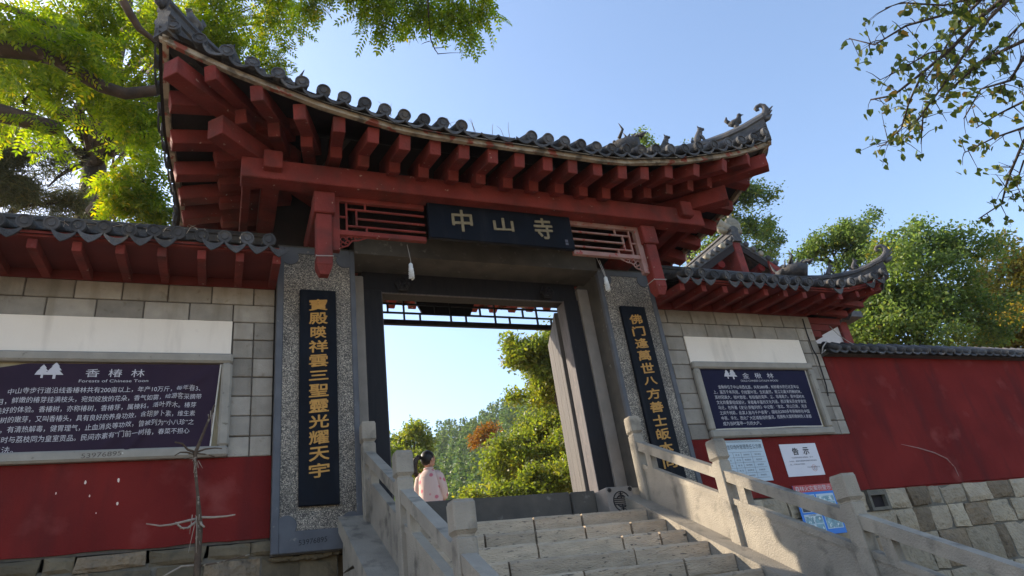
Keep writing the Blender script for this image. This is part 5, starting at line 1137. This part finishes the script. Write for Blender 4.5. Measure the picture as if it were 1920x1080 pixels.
px_tree('hedge_shrub', 'sunlit yellow green shrub along the courtyard edge past the threshold', 960, 18, .08, ((880, 932, 18, 22, 8, .6, 90), (945, 920, 18, 26, 16, .6, 170), (1005, 900, 18, 30, 24, .7, 230), (1060, 890, 18, 36, 26, .7, 220), (975, 930, 18, 40, 10, .6, 130), (1040, 922, 18, 40, 12, .6, 150)), SIM, L_yel, cat='shrub', scl=(.9, 1.4))
# pine at the far left
c_pine = [(lambda c, r: (c, r, n))(*pxr(u, v, 17, du, dv, dep)) for u, v, du, dv, dep, n in ((30, 330, 60, 40, 1., 330), (60, 370, 55, 25, .9, 260), (0, 280, 60, 45, 1., 300), (80, 290, 35, 30, .7, 130), (-60, 340, 70, 70, 1.2, 360), (150, 378, 22, 10, .5, 60), (-40, 220, 70, 60, 1.2, 300))]
NEED = [spray_simple(16, .16, .012, .16, s_) for s_ in (7, 8, 9)]
pb = at(-60, 420, 17); tree('pine_tree', 'dull olive pine tree behind the left wall at the frame edge', (pb.x, pb.y, -.1), (pb.x, pb.y, 13), .25, c_pine, NEED, L_pine, bark, tilt=(0, .6), scl=(1.1, 1.7))

# ------------------------------------------------------------------ wooded hill
def hz(az): return float(np.interp(az, [-60, -20, 0, 8, 13, 20, 26, 35, 50, 80], [8, 10, 16, 26, 33, 37, 43, 44, 36, 24]))
def hillz(az, r): t = min(1, max(0, (r-55)/95)); return 1.2+(hz(az)-1.2)*t**1.15+1.5*mnoise.noise(Vector((az*.12, r*.03, 0)))
hm = MB(); azs = list(range(-60, 81, 4)); rs = [45, 55, 70, 85, 100, 115, 130, 145, 155, 175, 210]
def polar(az, r): return Vector((CAM.x+r*math.sin(R(az)), CAM.y+r*math.cos(R(az)), (hillz(az, r) if r < 156 else hz(az)-(r-155)*.35)-(3 if r < 50 else 0)))
for a in azs:
    for r_ in rs: hm.v.append(tuple(polar(a, r_)))
n = len(rs)
for i in range(len(azs)-1):
    for j in range(n-1): k = i*n+j; hm.f.append((k, k+1, k+n+1, k+n))
hm.build('hill', hill_m, smooth=True, kind='structure')
con = []
for s_ in range(3):
    r = np.random.default_rng(40+s_); v = []
    for i in range(260):
        h = r.uniform(0, 1)**.8; rad = (1-h)**.8*.19+.012; a = r.uniform(0, 6.28); p = np.array((math.cos(a)*rad*r.uniform(.5, 1), math.sin(a)*rad*r.uniform(.5, 1), h)); v += leaf(p, (math.cos(a), math.sin(a), r.uniform(-.5, .5)), r.normal(0, 1, 3), .07, .04)
    con.append(np.array(v))
rnd = []
for s_ in range(2):
    r = np.random.default_rng(50+s_); v = []
    for i in range(260):
        d = r.normal(0, 1, 3); d /= np.linalg.norm(d); p = d*.36*r.uniform(.6, 1)*np.array((1, 1, 1.1))+np.array((0, 0, .55)); v += leaf(p, d+r.normal(0, .5, 3), r.normal(0, 1, 3), .075, .05)
    rnd.append(np.array(v))
pc, pr_ = [], []
hr_ = random.Random(77); az = -14.
for _ in range(1500):
    az = hr_.uniform(8, 34) if hr_.random() < .6 else hr_.uniform(-25, 70); r_ = 58+98*hr_.random()**.75
    p = polar(az, r_); (pc if hr_.random() < .7 else pr_).append((p.x, p.y, p.z-.4))
def upright(n):
    yaw = rng.uniform(0, 6.28, n); M = np.zeros((n, 3, 3)); M[:, 0, 0] = np.cos(yaw); M[:, 0, 1] = -np.sin(yaw); M[:, 1, 0] = np.sin(yaw); M[:, 1, 1] = np.cos(yaw); M[:, 2, 2] = 1; return M
fo = root('hill_forest', tuple(polar(20, 110)), 'distant conifer wood covering the hill seen through the gateway', 'forest', None, 'stuff')
cloud('conifers', con, np.array(pc), upright(len(pc)), rng.uniform(5, 9, len(pc)), L_hill, fo, 'stuff'); cloud('broadleaves', rnd, np.array(pr_), upright(len(pr_)), rng.uniform(4, 6.5, len(pr_)), L_green, fo, 'stuff')

# ------------------------------------------------------------------ the child behind the threshold
def child():
    o = Vector((-.70, 1.0, -.088)); face = R(-62); body = R(-40)      # yaw: turned right and away
    rt_ = root('person', tuple(o), 'child with a black ponytail in a pale pink coat standing inside the gateway', 'person')
    Mb = Matrix.Translation(o) @ Matrix.Rotation(body, 4, 'Z'); Mf = Matrix.Translation(o) @ Matrix.Rotation(face, 4, 'Z')
    J = {'pel': ((0, 0, .54), .075), 'sp': ((0, -.005, .68), .075), 'ch': ((0, -.01, .80), .075), 'nk': ((0, 0, .90), .036), 'hd0': ((0, .01, .95), .04),
         'shL': ((-.11, 0, .84), .04), 'elL': ((-.15, .0, .68), .03), 'wrL': ((-.145, .06, .54), .022), 'haL': ((-.14, .08, .49), .024),
         'shR': ((.11, 0, .84), .04), 'elR': ((.15, .0, .68), .03), 'wrR': ((.145, .06, .54), .022), 'haR': ((.14, .08, .49), .024),
         'hiL': ((-.06, 0, .50), .065), 'knL': ((-.062, .01, .28), .045), 'anL': ((-.062, 0, .06), .03), 'toL': ((-.065, .09, .03), .028),
         'hiR': ((.06, 0, .50), .065), 'knR': ((.062, .01, .28), .045), 'anR': ((.062, 0, .06), .03), 'toR': ((.065, .09, .03), .028)}
    E_ = [('pel', 'sp'), ('sp', 'ch'), ('ch', 'nk'), ('nk', 'hd0'), ('ch', 'shL'), ('shL', 'elL'), ('elL', 'wrL'), ('wrL', 'haL'), ('ch', 'shR'), ('shR', 'elR'), ('elR', 'wrR'), ('wrR', 'haR'), ('pel', 'hiL'), ('hiL', 'knL'), ('knL', 'anL'), ('anL', 'toL'), ('pel', 'hiR'), ('hiR', 'knR'), ('knR', 'anR'), ('anR', 'toR')]
    for sd_, sg in (('L', -1), ('R', 1)):
        for i in range(4): J['f%s%d' % (sd_, i)] = ((sg*(.152-.012*i), .095+.004*i, .455-.006*(1.5-abs(i-1.5))), .0075); E_.append(('ha'+sd_, 'f%s%d' % (sd_, i)))
        J['th'+sd_] = ((sg*.115, .09, .475), .008); E_.append(('ha'+sd_, 'th'+sd_))
    names = list(J); me = bpy.data.meshes.new('body'); me.from_pydata([tuple(Mb @ Vector(J[k][0])) for k in names], [(names.index(a), names.index(b)) for a, b in E_], [])
    ob = bpy.data.objects.new('body', me); COL.objects.link(ob); md = ob.modifiers.new('skin', 'SKIN'); ob.modifiers.new('sub', 'SUBSURF').levels = 1
    for i, k in enumerate(names): sv = me.skin_vertices[0].data[i]; sv.radius = (J[k][1],)*2; sv.use_root = (k == 'pel')
    dg = bpy.context.evaluated_depsgraph_get(); m2 = bpy.data.meshes.new_from_object(ob.evaluated_get(dg)); bpy.data.objects.remove(ob)
    bm_ = bmesh.new(); bm_.from_mesh(m2)     # head with brow, nose and chin grows on the same mesh
    hd = MB(); c = Vector((0, .005, 1.035)); hd.ball(c, (.078, .088, .102), 16, 12)
    for i, p in enumerate(hd.v):
        q = Vector(p)-c
        if q.y > .05 and abs(q.x) < .02 and -.03 < q.z < .015: q.y += .016
        if q.y > .02 and q.z < -.06: q.y += .006
        hd.v[i] = tuple(c+q)
    for sg in (-1, 1): hd.ball((sg*.079, -.005, 1.025), (.012, .022, .03), 8, 6)
    vs = [bm_.verts.new(Mf @ Vector(p)) for p in hd.v]
    for f in hd.f: bm_.faces.new([vs[i] for i in f])
    bm_.to_mesh(m2); bm_.free(); m2.polygons.foreach_set('use_smooth', [True]*len(m2.polygons)); link('body', m2, skin_m, rt_)
    fc = MB()
    for sg in (-1, 1): fc.ball(Mf @ Vector((sg*.032, .084, 1.045)), .010, 8, 6)
    fc.build('eyes', ink, rt_); MB().ball(Mf @ Vector((0, .088, .985)), (.02, .006, .006), 8, 5).build('mouth', stamp, rt_)
    hc = MB(); c = Vector((0, -.01, 1.052)); hc.ball(c, (.090, .098, .104), 20, 14); keep = []
    for f in hc.f:
        m_ = sum((Vector(hc.v[i]) for i in f), Vector())/len(f)-c
        if m_.y < .035+.5*max(0, m_.z-.02) and not (m_.y > -.02 and m_.z < -.04) and m_.z > -.092: keep.append(f)
    hc.f = keep; hc.v = [tuple(Mf @ (Vector(p)+Vector((0, 0, .004*mnoise.noise(Vector(p)*60))))) for p in hc.v]
    hair = hc.build('hair', hair_m, rt_, smooth=True); md = None
    pt = MB(); base = Vector((-.02, -.105, 1.055)); pth = [base+Vector((.0, .02, 0)), base+Vector((-.01, -.035, .012)), base+Vector((-.03, -.07, -.03)), base+Vector((-.045, -.08, -.10)), base+Vector((-.04, -.075, -.18)), base+Vector((-.03, -.065, -.235))]
    pt.tube([Mf @ p for p in pth], [.022, .03, .038, .036, .026, .008], 10, True, .75); r2 = random.Random(4)
    for k in range(26):
        j = Vector((r2.gauss(0, .017), r2.gauss(0, .012), 0)); pt.tube([Mf @ (p+j*(.4+.25*i)) for i, p in enumerate(pth[1:])], [.004, .005, .004, .003, .001], 4)
    pt.build('ponytail', hair_b, hair, smooth=True)
    MB().tube([Mf @ (base+Vector((.026*math.cos(a), -.022, .008+.026*math.sin(a)))) for a in [i*.7 for i in range(10)]], .007, 6).build('hair_tie', ink, hair)
    # loose coat with sleeves
    ct = MB(); prof = [(.40, .155, .12), (.46, .165, .13), (.55, .16, .125), (.64, .15, .118), (.72, .148, .115), (.80, .143, .108), (.855, .125, .09), (.89, .085, .065), (.915, .055, .05), (.93, .053, .05)]; ns = 28; ph = 2.1
    for z, a, b in prof:
        for j in range(ns):
            t = 2*math.pi*j/ns; k = 1+.055*math.sin(5*t+ph+z*4)*max(0, (.92-z))*2+.04*math.sin(9*t-z*11)*max(0, .9-z)*2; ct.v.append(tuple(Mb @ Vector((a*k*math.cos(t), b*k*math.sin(t)-.01, z))))
    for i in range(len(prof)-1):
        for j in range(ns): ct.f.append((i*ns+j, i*ns+(j+1) % ns, (i+1)*ns+(j+1) % ns, (i+1)*ns+j))
    coat = ct.build('coat', coat_m, rt_, smooth=True)
    for sg in (-1, 1):
        sl = MB(); sl.tube([Mb @ Vector(p) for p in ((sg*.085, 0, .85), (sg*.135, -.005, .80), (sg*.165, .0, .70), (sg*.17, .015, .64), (sg*.16, .045, .57), (sg*.152, .058, .535))], [.055, .062, .058, .056, .05, .042], 14); sl.build('sleeve', coat_m, coat, smooth=True)
    cu = MB(); cu.tube([Mb @ Vector((.054*math.cos(t), .05*math.sin(t)-.008, .925+.006*math.sin(t))) for t in [i*.45 for i in range(15)]], .012, 7); cu.build('collar', coat_m, coat, smooth=True)
    for sg in (-1, 1):
        MB().tube([Mb @ Vector(p) for p in ((sg*.06, 0, .52), (sg*.062, .01, .30), (sg*.062, 0, .07))], [.078, .06, .05], 12).build('trouser_leg', trouser_m, rt_, smooth=True)
        sh = MB(); sh.ball(Mb @ Vector((sg*.063, .045, .035)), (.042, .085, .036), 12, 8, Matrix.Rotation(body, 3, 'Z')); sh.build('shoe', shoe_m, rt_, smooth=True)
def coat_mat():
    M = bpy.data.materials.new('pink_spotted_coat'); M.use_nodes = True; n = M.node_tree.nodes; l = M.node_tree.links; p = n['Principled BSDF']; p.inputs['Roughness'].default_value = .95
    g = n.new('ShaderNodeNewGeometry'); v = n.new('ShaderNodeTexVoronoi'); v.inputs['Scale'].default_value = 10; l.new(g.outputs['Position'], v.inputs['Vector'])
    mr = n.new('ShaderNodeMapRange'); l.new(v.outputs['Distance'], mr.inputs[0]); mr.inputs[1].default_value = .22; mr.inputs[2].default_value = .32; mr.inputs[3].default_value = 1; mr.inputs[4].default_value = 0
    mx = n.new('ShaderNodeMix'); mx.data_type = 'RGBA'; l.new(mr.outputs[0], mx.inputs[0]); mx.inputs[6].default_value = (.62, .46, .42, 1); mx.inputs[7].default_value = (.55, .16, .2, 1); l.new(mx.outputs[2], p.inputs['Base Color']); return M
coat_m = coat_mat()
child()

# ------------------------------------------------------------------ the thin autumn haze
hz_m = bpy.data.materials.new('haze'); hz_m.use_nodes = True; hn = hz_m.node_tree; hn.nodes.remove(hn.nodes['Principled BSDF'])
pv = hn.nodes.new('ShaderNodeVolumePrincipled'); pv.inputs['Color'].default_value = (.86, .92, 1, 1); pv.inputs['Density'].default_value = .00032; pv.inputs['Anisotropy'].default_value = .3
hn.links.new(pv.outputs[0], hn.nodes['Material Output'].inputs['Volume'])
MB().box(-420, 420, -420, 420, ZG-1.5, 62).build('haze', hz_m, kind='stuff')
